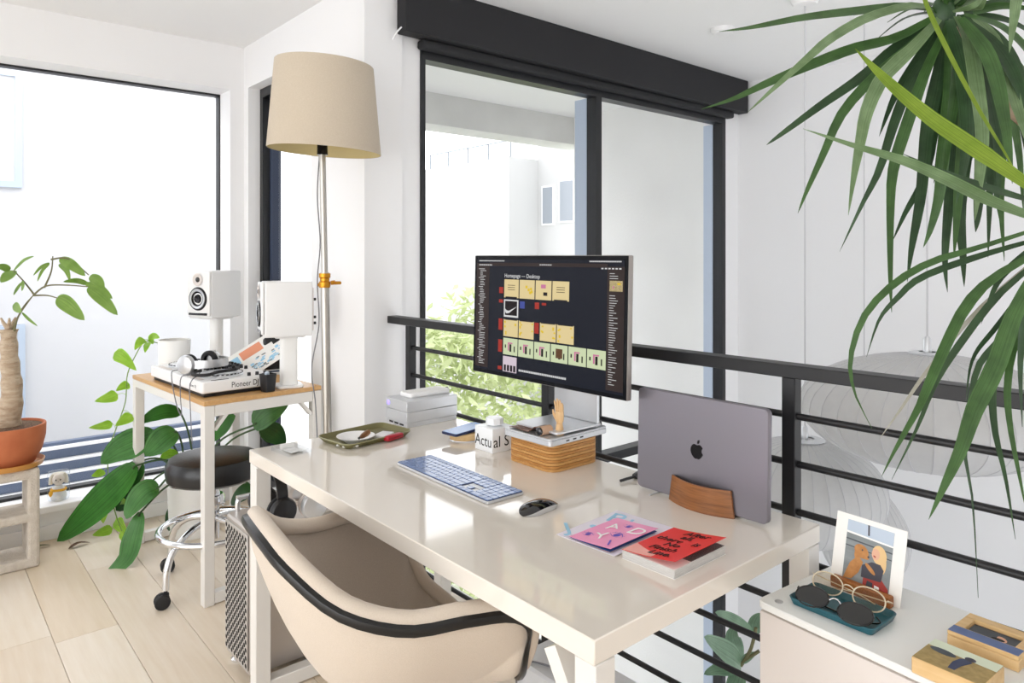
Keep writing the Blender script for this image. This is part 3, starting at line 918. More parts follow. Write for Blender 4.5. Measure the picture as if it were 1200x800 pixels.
# bamboo hedge below the building
rnd = random.Random(5)
b = MB()
for i in range(14000):
    cx = rnd.uniform(4.0, 9.0)
    cy = 6.8 + rnd.gauss(0, 0.45)
    top = 0.75 + 0.3 * math.sin(cx * 2.3) + 0.15 * math.sin(cx * 7.1)
    z = ZL + (top - ZL) * (1 - rnd.random() ** 1.6)
    a = rnd.uniform(0, 2 * PI)
    e = rnd.uniform(-1.1, 0.5)
    L = rnd.uniform(0.12, 0.22)
    d = Vector((math.cos(a) * math.cos(e), math.sin(a) * math.cos(e), math.sin(e)))
    s = d.cross(Vector((rnd.uniform(-1, 1), rnd.uniform(-1, 1), 1))).normalized() * L * 0.16
    p = Vector((cx, cy, z))
    b.add([p, p + d * L * 0.4 + s, p + d * L, p + d * L * 0.4 - s], [(0, 1, 2, 3)])
o = obj('hedge_foliage', b, M['hedge'], None, False, kind='stuff')
o['label'] = 'washed out green bamboo hedge outside the black framed window'
o['category'] = 'hedge'

# ================================================================ DESK
RZ = -PI / 2     # local x runs to the sitter's right (world -y), local y away from the sitter (world +x)
ZD = 0.745
dk = thing('desk', 'long cream gloss desk with white square metal legs standing against the railing', 'desk', (0.80, 2.15, 0), RZ)
W, DP = 1.412, 0.722
b = MB()
b.rbox(0, W, 0, DP, ZD - 0.04, ZD, 0.002, 1)
obj('desktop', b, M['desk'], dk)
lg = 0.046
for (lx, ly) in ((0.0, 0.003), (W - lg, 0.003), (0.0, DP - lg - 0.003), (W - lg, DP - lg - 0.003)):
    b = MB()
    b.rbox(lx, lx + lg, ly, ly + lg, 0.0, ZD - 0.0405, 0.002, 1)
    obj('leg', b, M['deskedge'], dk)
for lx in (0.0, W - lg):
    b = MB()
    b.rbox(lx + 0.002, lx + lg - 0.002, lg + 0.0035, DP - lg - 0.0035, 0.004, 0.046, 0.002, 1)
    obj('foot_bar', b, M['deskedge'], dk)
for s, lx in ((1, lg), (-1, W - lg)):
    for ly in ((DP - 0.026,) if s == 1 else (0.026,)):
        b = MB()
        b.bar((lx + s * 0.010, ly, ZD - 0.14), (lx + s * 0.062, ly, ZD - 0.057), 0.034, 0.03)
        obj('knee_brace', b, M['deskedge'], dk)

M['trimblack'] = mat('black_edge_trim', '#101012', 0.3)
# ================================================================ ARMCHAIR (moulded shell, upholstered)
ch = thing('shell_armchair', 'cream upholstered shell armchair with black edge trim pulled up to the desk', 'chair', (0.777, 1.365, 0.0), -0.139)
CT = [(-.240, 0, .782), (-.237, .07, .778), (-.217, .145, .752), (-.15, .225, .69), (-.05, .275, .655), (.06, .298, .652), (.15, .312, .642), (.198, .30, .595), (.207, .275, .52), (.225, .225, .462), (.25, .13, .437), (.258, 0, .43)]
half = spline(CT, 40)
rim = [Vector(p) for p in half] + [Vector((p.x, -p.y, p.z)) for p in half[-2:0:-1]]
rim = [Vector((p.x * 1.013, p.y * 1.03, p.z + 0.012)) for p in rim]
cen = Vector((0.03, 0, 0.425))
NT = 14


def shell_pt(R, t):
    # t 0 at the rim, 1 at the middle of the seat
    d = cen - R
    hr = R.z - cen.z
    k = 1 - t
    ex = 1.0 + 1.8 * max(0.0, min(1, hr / 0.2))
    z = cen.z + hr * k ** ex + 0.015 * (1 - k) * 0
    if hr < 0.1:
        z -= 0.02 * math.sin(PI * k) * (1 - hr / 0.1)
    # walls stay steep: the plan shrinks slowly at first
    s = t ** 1.0
    return Vector((R.x + d.x * s, R.y + d.y * s, z))


n = len(rim)
grid = [[shell_pt(R, i / NT) for R in rim] for i in range(NT)]
nrm = []
for i in range(NT):
    row = []
    for j in range(n):
        a = grid[min(i + 1, NT - 1)][j] - grid[max(i - 1, 0)][j]
        c = grid[i][(j + 1) % n] - grid[i][j - 1]
        v = a.cross(c)
        v.normalize()
        row.append(v)
    nrm.append(row)
# make sure the normal looks outwards (down and away from the seat)
if nrm[NT - 2][0].z > 0:
    nrm = [[-v for v in r] for r in nrm]


def sheet(off, flip, lowest=None):
    vs = []
    fs = []
    for i in range(NT):
        o_ = off * (1.0 if i > 0 else 0.25)
        for j in range(n):
            vs.append(grid[i][j] + nrm[i][j] * o_)
    vs.append(cen + Vector((0, 0, -off)))
    for i in range(NT - 1):
        for j in range(n):
            k = (j + 1) % n
            q = (i * n + j, i * n + k, (i + 1) * n + k, (i + 1) * n + j)
            fs.append(q[::-1] if flip else q)
    for j in range(n):
        k = (j + 1) % n
        q = ((NT - 1) * n + j, (NT - 1) * n + k, NT * n)
        fs.append(q[::-1] if flip else q)
    m_ = MB()
    m_.add(vs, fs)
    return m_


obj('outer_shell', sheet(0.014, False), M['shell'], ch, label='cream cloth outer shell')
obj('seat_pad', sheet(-0.012, True), M['inner'], ch, label='beige cloth seat lining in a shaded tone')
# rolled cream lip just inside the rim, then the black trim
b = MB()
lip = [r + (cen - r).normalized() * 0.010 + Vector((0, 0, 0.004)) for r in rim]
lip = [Vector((r.x, r.y, r.z)) for r in [(rim[j] * 0.955 + grid[1][j] * 0.045) - nrm[0][j] * 0.012 for j in range(n)]]
b.tube(lip, 0.018, 10, closed=True)
obj('padded_lip', b, M['shell'], ch)
b = MB()
vs = []
for j in range(n):
    t_ = (grid[1][j] - grid[0][j]).normalized()
    for (a_, o_) in ((-0.006, -0.004), (-0.006, 0.013), (0.000, 0.0175), (0.009, 0.0185), (0.0115, 0.013), (0.004, -0.004)):
        vs.append(grid[0][j] + t_ * a_ + nrm[0][j] * o_)
fs = []
for j in range(n):
    k = (j + 1) % n
    for q in range(6):
        r = (q + 1) % 6
        fs.append((j * 6 + q, k * 6 + q, k * 6 + r, j * 6 + r))
b.add(vs, fs)
obj('edge_trim', b, M['trimblack'], ch, label='black edge trim')
b = MB()
b.lathe([(0.0, 0.30), (0.10, 0.30), (0.13, 0.33), (0.13, 0.362), (0.0, 0.38)], 20, Matrix.Translation((0.03, 0, 0.02)))
obj('mounting_plate', b, M['blackpl'], ch)
b = MB()
b.cyl((0.03, 0, 0.08), (0.03, 0, 0.32), 0.024)
obj('column', b, M['chrome'], ch)
for i in range(4):
    a = PI / 4 + i * PI / 2
    b = MB()
    b.tube([(0.03 + 0.026 * math.cos(a), 0.026 * math.sin(a), 0.11), (0.03 + 0.29 * math.cos(a), 0.29 * math.sin(a), 0.03)], [0.022, 0.014], 10)
    f_ = obj('leg', b, M['chrome'], ch)
    b = MB()
    b.lathe([(0.0, 0), (0.018, 0), (0.02, 0.01), (0.012, 0.03), (0, 0.03)], 12, Matrix.Translation((0.03 + 0.29 * math.cos(a), 0.29 * math.sin(a), 0.0)))
    obj('glide', b, M['rubber'], f_)

# ================================================================ MONITOR on a laptop on a ply box
mn = thing('monitor', 'wide desktop monitor showing dark design software on a silver stand', 'monitor', (1.37, 1.459, 0.8475), RZ)
TL = Matrix.Translation((0, -0.004, 0.304)) @ Matrix.Rotation(math.radians(-1.5), 4, 'X')
w2_, h2_ = 0.3115, 0.181
b = MB()
b.rbox(-w2_, w2_, 0.0, 0.0185, -h2_, h2_, 0.003, 2, TL)
body = obj('housing', b, M['bezelalu'], mn)
b = MB()
b.rbox(-w2_ + 0.0015, w2_ - 0.0015, -0.0012, 0.0008, -h2_ + 0.0015, h2_ - 0.0015, 0.0006, 1, TL)
obj('front_glass', b, M['bezel'], mn)
b = MB()
sw, sh = 0.2995, 0.1685
b.box(-sw, sw, -0.00155, -0.0011, -sh, sh, TL)
scr = obj('screen', b, M['screen'], mn, False)


def srect(u0, u1, v0, v1, lay=1):
    # u,v in 0..1 from the top left of the screen
    y = -0.00155 - 0.00022 * lay
    m_ = MB()
    m_.box(-sw + u0 * 2 * sw, -sw + u1 * 2 * sw, y, y + 0.0002, sh - v1 * 2 * sh, sh - v0 * 2 * sh, TL)
    return m_


def srects(L, lay=1):
    m_ = MB()
    for r in L:
        q = srect(*r, lay)
        m_.add(q.v, q.f)
    return m_


obj('side_panel', srect(0.0, 0.105, 0.035, 1.0 - 0.02), M['s_panel'], scr, False)
obj('side_panel', srect(0.905, 1.0, 0.05, 1.0 - 0.02), M['s_panel'], scr, False)
obj('menu_bar', srect(0.105, 0.905, 0.028, 0.058), M['s_panel'], scr, False)
rr = random.Random(2)
L = []
for i in range(54):
    v = 0.085 + i * 0.0162
    u = 0.018 + (0.012 if i % 5 else 0)
    L.append((u, u + rr.uniform(0.018, 0.05), v, v + 0.0045))
for i in range(46):
    v = 0.10 + i * 0.0185
    if 0.145 < v < 0.255:
        continue
    L.append((0.918, 0.918 + rr.uniform(0.015, 0.05), v, v + 0.0042))
for i in range(24):
    L.append((0.02 + i * 0.0085, 0.026 + i * 0.0085, 0.008, 0.017))
for i in range(20):
    L.append((0.80 + i * 0.0092, 0.807 + i * 0.0092, 0.006, 0.016))
for i in range(9):
    L.append((0.02 + i * 0.012, 0.028 + i * 0.012, 0.045, 0.055))
for i in range(6):
    L.append((0.48 + i * 0.014, 0.491 + i * 0.014, 0.039, 0.047))
for i in range(6):
    L.append((0.87 + i * 0.02, 0.882 + i * 0.02, 0.060, 0.070))
for i in range(26):
    L.append((0.345 + i * 0.0125, 0.3545 + i * 0.0125, 0.945, 0.962))
o = obj('interface_text', srects(L, 2), M['s_white'], scr, False, kind='stuff')
L = []
for c_ in ((0.186, 0.245, 0.055), (0.186, 0.355, 0.028), (0.186, 0.525, 0.10), (0.186, 0.71, 0.11), (0.186, 0.945, 0.03), (0.452, 0.36, 0.055), (0.50, 0.36, 0.02), (0.452, 0.53, 0.09)):
    L.append((c_[0], c_[0] + 0.03, c_[1], c_[1] + c_[2]))
for q_ in L:
    obj('red_note', srect(*q_, 2), M['s_red'], scr, False)
boards = []
bw, gap = 0.108, 0.006
for i in range(4):
    u = 0.225 + i * (bw + gap + 0.001)
    boards.append((u, u + bw, 0.175, 0.335, 's_cream'))
boards.append((0.225, 0.225 + bw, 0.352, 0.505, 's_white'))
for i, u in enumerate((0.225, 0.225 + bw + gap, 0.49, 0.49 + bw + gap)):
    boards.append((u, u + bw, 0.525, 0.675, 's_cream'))
for i in range(6):
    u = 0.225 + i * (bw + gap)
    boards.append((u, min(u + bw, 0.904), 0.69, 0.835, 's_green'))
boards.append((0.225, 0.225 + bw - 0.005, 0.85, 0.985, 's_lilac'))
boards.append((0.918, 0.99, 0.155, 0.235, 's_cream'))
dark, yel, red_, bro = [], [], [], []
for i, (u0, u1, v0, v1, m_) in enumerate(boards):
    obj('artboard', srect(u0, u1, v0, v1, 1), M[m_], scr, False)
    du, dv = u1 - u0, v1 - v0
    if i in (0, 3):
        for q in range(3):
            dark.append((u0 + du * 0.25, u0 + du * 0.75, v0 + dv * (0.3 + 0.12 * q), v0 + dv * (0.33 + 0.12 * q)))
        dark.append((u0 + du * 0.1, u0 + du * 0.9, v1 - dv * 0.06, v1))
    if i == 1:
        for q in ((.4, .3), (.55, .45), (.7, .4), (.65, .6), (.75, .55)):
            yel.append((u0 + du * q[0], u0 + du * (q[0] + .13), v0 + dv * q[1], v0 + dv * (q[1] + .14)))
    if i == 2:
        red_.append((u0 + du * .35, u0 + du * .65, v0 + dv * .2, v0 + dv * .4))
        dark.append((u0 + du * .5, u0 + du * .75, v0 + dv * .6, v0 + dv * .78))
    if i == 4:
        dark.append((u0 + du * .08, u0 + du * .92, v0 + dv * .08, v0 + dv * .9))
    if 5 <= i <= 8:
        for q in range(9):
            a_, c_ = rr.choice((0.05, 0.12, 0.78, 0.86)), rr.uniform(0.08, 0.85)
            yel.append((u0 + du * a_, u0 + du * (a_ + .1), v0 + dv * c_, v0 + dv * (c_ + .09)))
        dark.append((u0 + du * .05, u0 + du * .95, v0, v0 + dv * 0.04))
    if 9 <= i <= 14:
        red_.append((u0 + du * .33, u0 + du * .42, v0 + dv * .25, v0 + dv * .75))
        red_.append((u0 + du * .42, u0 + du * .65, v0 + dv * .25, v0 + dv * .33))
        dark.append((u0 + du * .45, u0 + du * .58, v0 + dv * .35, v0 + dv * .8))
        dark.append((u0 + du * .75, u0 + du * .82, v0 + dv * .45, v0 + dv * .8))
        dark.append((u0 + du * .12, u0 + du * .2, v0 + dv * .4, v0 + dv * .6))
        if i == 12:
            bro.append((u0 + du * .3, u0 + du * .7, v0 + dv * .22, v0 + dv * .75))
    if i == 15:
        for q in range(4):
            dark.append((u0 + du * (.08 + .23 * q), u0 + du * (.24 + .23 * q), v0 + dv * .55, v0 + dv * .95))
    if i == 16:
        yel.append((u0 + du * .6, u0 + du * .85, v0 + dv * .2, v0 + dv * .4))
        red_.append((u0 + du * .25, u0 + du * .35, v0 + dv * .5, v0 + dv * .75))
dark_o = obj('artboard_print', srects(dark, 2), M['s_dark'], scr, False, kind='stuff')
obj('artboard_print', srects(yel, 2), M['s_yellow'], scr, False, kind='stuff')
obj('artboard_print', srects(red_, 2), M['s_pink'], scr, False, kind='stuff')
obj('artboard_print', srects(bro, 3), M['s_brown'], scr, False)
obj('artboard_print', srects([(0.345, 0.38, 0.36, 0.42)], 2), M['s_blue'], scr, False)
# swoosh mark on the photograph board
u0, v0 = 0.225 + 0.010, 0.352 + 0.02


def spt(u, v, lay=3):
    return TL @ Vector((-sw + u * 2 * sw, -0.00155 - 0.00022 * lay, sh - v * 2 * sh))


b = MB()
up_ = [(0.0, 0.060), (0.012, 0.075), (0.03, 0.078), (0.09, 0.035)]
lo_ = [(0.002, 0.092), (0.012, 0.102), (0.032, 0.096), (0.09, 0.035)]
for i in range(3):
    b.poly([spt(u0 + p[0], v0 + p[1]) for p in (up_[i], lo_[i], lo_[i + 1], up_[i + 1])])
obj('swoosh_mark', b, M['s_white'], scr, False)
text('screen_title', 'Homepage — Desktop', 0.0165, M['s_white'], scr, spt(0.225, 0.158, 2), (1, 0, 0), TL.to_3x3() @ Vector((0, 0, 1)), ext=0.0001)
b = MB()
b.rbox(-0.088, 0.088, 0.128, 0.14, 0.006, 0.285, 0.004, 2)
obj('stand_upright', b, M['alu2'], mn)
b = MB()
b.rbox(-0.03, 0.03, 0.012, 0.13, 0.262, 0.285, 0.004, 2)
obj('hinge', b, M['alu2'], mn)
b = MB()
b.prism(rrect(-0.088, 0.088, -0.03, 0.15, 0.012), 0.0, 0.006, 0.001)
obj('stand_foot', b, M['alu2'], mn)

bx = thing('plywood_box', 'striped plywood riser box with rounded corners under the silver laptop', 'box', (1.325, 1.565, ZD), RZ)
for i in range(9):
    b = MB()
    b.prism(rrect(0, 0.19, 0, 0.19, 0.032, 6), 0.0082 * i + 0.0003, 0.0082 * (i + 1) - 0.0003, 0.0009)
    obj('ply_layer', b, M['ply' if i % 2 else 'ply2'], bx)

lt = thing('laptop', 'closed silver laptop lying on the plywood box beneath the monitor', 'laptop', (1.305, 1.556, ZD + 0.0745), RZ + 0.03)
b = MB()
b.prism(rrect(0, 0.19, 0, 0.235, 0.012), 0.001, 0.0165, 0.002)
obj('base', b, M['alu2'], lt)
b = MB()
b.prism(rrect(0.0005, 0.1895, 0.0005, 0.2345, 0.012), 0.0168, 0.0215, 0.0015)
obj('lid', b, M['alu2'], lt)
for i in range(3):
    b = MB()
    b.box(0.1898, 0.1904, 0.06 + i * 0.028, 0.073 + i * 0.028, 0.007, 0.011)
    obj('port', b, M['blackpl'], lt, False)

# wooden hand figure
ZT = ZD + 0.0745 + 0.0215
wh = thing('wooden_hand', 'small jointed wooden mannequin hand upright on the silver laptop', 'figure', (1.372, 1.395, ZT), RZ)
b = MB()
b.tube([(0, 0, 0.0), (0, 0, 0.012), (0, 0, 0.03)], [0.013, 0.0115, 0.009], 12)
obj('wrist', b, M['handwood'], wh)
b = MB()
b.tube([(0, 0, 0.028), (0, 0, 0.036), (0.0, 0, 0.05), (0, 0, 0.064)], [0.008, 0.0135, 0.0155, 0.0145], 12)
for i, v in enumerate(b.v):
    b.v[i] = (v[0], v[1] * 0.55, v[2])
obj('palm', b, M['handwood'], wh)
for i, (fx, fl, sp_) in enumerate(((-0.0115, 0.03, -0.003), (-0.004, 0.036, -0.001), (0.0035, 0.034, 0.001), (0.0107, 0.026, 0.003))):
    b = MB()
    b.tube([(fx, 0, 0.062), (fx + sp_ * 0.5, -0.001, 0.062 + fl * 0.45), (fx + sp_, -0.003, 0.062 + fl * 0.8), (fx + sp_, -0.005, 0.062 + fl)], [0.0038, 0.0037, 0.0034, 0.0018], 8)
    obj('finger', b, M['handwood'], wh)
b = MB()
b.tube([(-0.013, 0, 0.04), (-0.019, -0.003, 0.052), (-0.020, -0.006, 0.066)], [0.0045, 0.004, 0.0022], 8)
obj('thumb', b, M['handwood'], wh)
# leather strap with a rolled black end lying in front of the hand
st = thing('leather_pouch', 'folded brown leather pouch with black round end cap on the silver laptop', 'pouch', (1.333, 1.47, ZT), RZ)
b = MB()
pr = [(-0.07, 0.002), (-0.045, 0.006), (-0.02, 0.003), (0.01, 0.004), (0.035, 0.02), (0.05, 0.022)]
vs = []
for (px, pz) in pr:
    for yy, zz in ((-0.018, 0), (0.02, 0)):
        vs.append((px, yy, pz + zz))
for (px, pz) in pr:
    for yy in (-0.018, 0.02):
        vs.append((px, yy, pz + 0.002))
nn = len(pr)
fs = []
for i in range(nn - 1):
    a = 2 * i
    fs += [(a, a + 2, a + 3, a + 1), (2 * nn + a, 2 * nn + a + 1, 2 * nn + a + 3, 2 * nn + a + 2), (a, 2 * nn + a, 2 * nn + a + 2, a + 2), (a + 1, a + 3, 2 * nn + a + 3, 2 * nn + a + 1)]
b.add(vs, fs)
obj('flap', b, mat('brown_leather', '#6B4A38', 0.5), st)
b = MB()
b.cyl((0.055, -0.016, 0.013), (0.055, 0.022, 0.013), 0.0125, 16)
obj('roll', b, mat('tan_leather', '#C7A58A', 0.55), st)
b = MB()
b.lathe([(0, 0), (0.0115, 0), (0.0115, 0.006), (0.007, 0.009), (0, 0.009)], 16, Matrix.Translation((0.055, -0.0163, 0.013)) @ Matrix.Rotation(PI / 2, 4, 'X'))
obj('end_cap', b, M['blackgl'], st)

# ================================================================ KEYBOARD, MOUSE
kb = thing('keyboard', 'slim full size keyboard with dark keys reflecting blue grey lying on the desk', 'keyboard', (1.053, 1.722, ZD), RZ - 0.02)
b = MB()
vs = rrect(0, 0.4187, 0, 0.1149, 0.007)
b.prism(vs, 0.0008, 0.0075, 0.0015)
obj('tray', b, M['alu2'], kb)
b = MB()
b.prism(rrect(0.0015, 0.4172, 0.0015, 0.1134, 0.006), 0.0076, 0.0082, 0.0)
obj('plate', b, M['keybase'], kb)
U = 0.01885
rows = [
    [1.07] * 14 + ['n', 1, 1, 1, 'n', 1, 1, 1, 1],
    [1] * 13 + [2] + ['n', 1, 1, 1, 'n', 1, 1, 1, 1],
    [1.5] + [1] * 12 + [1.5] + ['n', 1, 1, 1, 'n', 1, 1, 1, 1],
    [1.75] + [1] * 11 + [2.25] + ['n', 's', 's', 's', 'n', 1, 1, 1, 1],
    [2.25] + [1] * 10 + [2.75] + ['n', 's', 1, 's', 'n', 1, 1, 1, 1],
    [1.25] * 4 + [5] + [1.25] * 4 + ['n', 1, 1, 1, 'n', 2, 1, 1],
]
cache = {}
for (xa, xb, ya, yb) in ((0.289, 0.342, 0.0392, 0.0555), (0.289, 0.305, 0.0205, 0.0365), (0.326, 0.342, 0.0205, 0.0365)):
    b = MB()
    b.box(xa, xb, ya, yb, 0.0083, 0.0086)
    obj('blank_plate', b, M['alu2'], kb, False)
for ri, row in enumerate(rows):
    y1 = 0.1118 - ri * 0.01835
    x = 0.0042
    for k in row:
        if k == 'n':
            x += 0.0016
            continue
        if k == 's':
            x += U * 0.985
            continue
        wk = k * U * 0.985
        key = round(k, 2)
        if key not in cache:
            b = MB()
            b.prism(rrect(0.0009, wk - 0.0009, -0.0166, -0.0003, 0.0022, 2), 0.0083, 0.0104, 0.0005)
            o = obj('key', b, M['keys'], kb)
            o.location = (x, y1, 0)
            cache[key] = o
        else:
            like(cache[key], 'key', kb, (x, y1, 0))
        x += wk

ms = thing('computer_mouse', 'low black mouse with silver underside beside the keyboard', 'mouse', (1.058, 1.195, ZD), 0.10)
vs, fs = [], []
NX, NY = 26, 10


def mouse_pt(i, j, lower):
    u = (1 - math.cos(PI * i / NX)) / 2
    x = 0.1135 * u
    hw = 0.0286 * (1 - abs(2 * u - 1) ** 3.2) ** 0.5 if 0 < u < 1 else 0.0
    v = j / NY * 2 - 1
    top = 0.0205 * (1 - abs(2 * u - 1) ** 2.4) ** 0.8 * (1 - 0.35 * abs(v) ** 2.4) + 0.0015
    edge = 0.3 * top
    z = 0.001 if lower else top
    return (x, hw * v, z)


b = MB()
for i in range(NX + 1):
    for j in range(NY + 1):
        vs.append(mouse_pt(i, j, False))
for i in range(NX):
    for j in range(NY):
        a = i * (NY + 1) + j
        fs.append((a, a + NY + 1, a + NY + 2, a + 1))
b.add(vs, fs)
obj('top_shell', b, M['blackgl'], ms)
b = MB()
loop = []
for i in range(NX + 1):
    loop.append(mouse_pt(i, 0, False))
for i in range(NX - 1, 0, -1):
    loop.append(mouse_pt(i, NY, False))
n_ = len(loop)
vs = [(p[0], p[1] * 0.999, p[2] - 0.0001) for p in loop] + [(0.0568 + (p[0] - 0.0568) * 0.93, p[1] * 0.86, 0.0008) for p in loop]
fs = [(i, n_ + i, n_ + (i + 1) % n_, (i + 1) % n_) for i in range(n_)] + [tuple(range(n_, 2 * n_))]
b.add(vs, fs)
obj('underside', b, M['alu2'], ms)

# ================================================================ UPRIGHT LAPTOP IN A BENTWOOD DOCK
ul = thing('laptop', 'large space grey laptop standing upright in the walnut dock', 'laptop', (1.412, 1.156, ZD + 0.006), RZ)
ul.rotation_euler = (math.radians(-1.2), 0, RZ)
b = MB()
R90 = Matrix.Rotation(PI / 2, 4, 'X')
Mv = Matrix(((1, 0, 0, 0), (0, 0, -1, 0), (0, 1, 0, 0), (0, 0, 0, 1)))
out = rrect(0, 0.3557, 0, 0.2481, 0.012, 6)
b.prism(out, -0.0052, 0.0, 0.0012, Mv)
obj('lid', b, M['space'], ul)
b = MB()
b.prism(out, -0.0165, -0.0055, 0.002, Mv)
obj('base', b, M['space'], ul)
# fruit emblem
ap = []
for i in range(48):
    a = 2 * PI * i / 48
    r_ = 1 + 0.0
    x = 0.92 * math.cos(a) * (1 + 0.06 * math.sin(a))
    y = math.sin(a)
    if y > 0:
        y = y * 0.92 - 0.20 * math.exp(-(x / 0.28) ** 2)
    else:
        y = y * 1.0 + 0.10 * math.exp(-(x / 0.22) ** 2)
        x *= 1 - 0.16 * (-math.sin(a)) ** 2
    # bite
    bxx, byy, br = 1.08, 0.12, 0.42
    d_ = math.hypot(x - bxx, y - byy)
    if d_ < br:
        x = bxx - math.sqrt(max(br * br - (y - byy) ** 2, 0))
    ap.append((x, y))
sc = 0.0195
b = MB()
cx, cy = 0.176, 0.122
Mf = Matrix(((1, 0, 0, 0), (0, 0, 1, 0), (0, 1, 0, 0), (0, 0, 0, 1)))
pts = [(cx + p[0] * sc, -0.0003, cy + p[1] * sc) for p in ap]
b.add(pts + [(cx - 0.003, -0.0003, cy)], [(i, (i + 1) % 48, 48) for i in range(48)])
lf_ = []
for i in range(13):
    t = i / 12
    lf_.append((0.02 + 0.34 * t + 0.12 * math.sin(PI * t) * 0.9, 0.92 + 0.48 * t - 0.16 * math.sin(PI * t)))
for i in range(11, 0, -1):
    t = i / 12
    lf_.append((0.02 + 0.34 * t - 0.12 * math.sin(PI * t) * 0.9, 0.92 + 0.48 * t + 0.13 * math.sin(PI * t)))
b.poly([(cx + p[0] * sc, -0.0003, cy + p[1] * sc) for p in lf_])
obj('emblem', b, M['spacedark'], ul, False, label='dark mirror fruit emblem')

dkk = thing('laptop_dock', 'curved walnut bentwood dock holding the space grey laptop', 'dock', (1.4195, 0.965, ZD), RZ)
for s in (-1, 1):
    b = MB()
    N_ = 24
    vs, fs = [], []
    for i in range(N_ + 1):
        t = i / N_ * 2 - 1
        for (zz, k_) in ((0.0, 1.0), (0.06, 0.90)):
            x_ = 0.088 * t * (k_ if True else 1)
            y_ = s * (0.0150 + 0.026 * (1 - t * t)) * (1.0 if zz == 0 else 0.95) + (0.0 if zz == 0 else 0.0)
            vs.append((x_, y_, zz))
            vs.append((x_, y_ - s * 0.005, zz))
    for i in range(N_):
        a = 4 * i
        c = a + 4
        fs += [(a, c, c + 2, a + 2), (a + 1, a + 3, c + 3, c + 1), (a + 2, c + 2, c + 3, a + 3), (a, a + 1, c + 1, c)]
    fs += [(0, 2, 3, 1), (4 * N_, 4 * N_ + 1, 4 * N_ + 3, 4 * N_ + 2)]
    b.add(vs, fs)
    obj('bentwood_side', b, M['walnut'], dkk)
b = MB()
b.prism(ellip(0, 0, 0.083, 0.03), 0.0, 0.004)
obj('base_plate', b, M['rubber'], dkk)

# ================================================================ ZINES AND BOOK
def folded_sheet(name, x0, x1, y0, y1, lift, m, parent, z=0.0, t=0.0006):
    """A sheet whose side at x0 is the fold; it rises towards x1 by lift."""
    b = MB()
    N_ = 8
    vs, fs = [], []
    for i in range(N_ + 1):
        u = i / N_
        zz = z + lift * u ** 1.4
        for yy in (y0, y1):
            vs.append((x0 + (x1 - x0) * u, yy, zz))
            vs.append((x0 + (x1 - x0) * u, yy, zz + t))
    for i in range(N_):
        a = 4 * i
        c = a + 4
        fs += [(a + 1, c + 1, c + 3, a + 3), (a, a + 2, c + 2, c), (a, c, c + 1, a + 1), (a + 2, a + 3, c + 3, c + 2)]
    fs += [(0, 1, 3, 2), (4 * N_, 4 * N_ + 2, 4 * N_ + 3, 4 * N_ + 1)]
    b.add(vs, fs)
    return obj(name, b, m, parent)


# the pale zine below: corners near (1.04,1.07) (1.05,.93) (1.22,.94) (1.22,1.10)
z1 = thing('zine', 'pale lilac zine with light blue letters lying under the pink zine', 'zine', (1.043, 1.070, ZD), RZ + 0.05)
folded_sheet('cover', 0.0, 0.155, 0.0, 0.205, 0.002, M['lilac'], z1, 0.0012)
folded_sheet('page', 0.0, 0.153, 0.001, 0.204, 0.0004, M['paper'], z1, 0.0003)
for s_, px, py, sz, rot in (('P', 0.018, 0.135, 0.075, 0.25), ('L', 0.066, 0.14, 0.06, 0.25), ('J', 0.006, 0.02, 0.075, 0.9), ('.', 0.012, 0.083, 0.12, 0)):
    text('letter', s_, sz, M['lblue'], z1, (px, py, 0.0026), (math.cos(rot), math.sin(rot), 0), (-math.sin(rot), math.cos(rot), 0))
z2 = thing('zine', 'pink zine with violet eyes and white letters lying beside the red book', 'zine', (1.047, 1.036, ZD + 0.0046), RZ + 0.03)
z2.scale = (0.88, 0.97, 1)
folded_sheet('page', 0.0, 0.122, 0.001, 0.158, 0.0022, M['bluepage'], z2, 0.0001, 0.0012)
folded_sheet('page', 0.0, 0.119, 0.0035, 0.153, 0.0005, M['orangepage'], z2, 0.0, 0.0004)
cv = folded_sheet('cover', 0.0, 0.125, 0.0, 0.160, 0.0075, M['pink'], z2, 0.0014)


def zc(x, y):
    u = min(max(x / 0.125, 0), 1)
    return (x, y, 0.0014 + 0.0075 * u ** 1.4 + 0.0008)


def zpoly(name, pts, m, dz=0.0):
    b = MB()
    b.poly([(zc(*p)[0], p[1], zc(*p)[2] + dz) for p in pts])
    obj(name, b, m, cv, False)


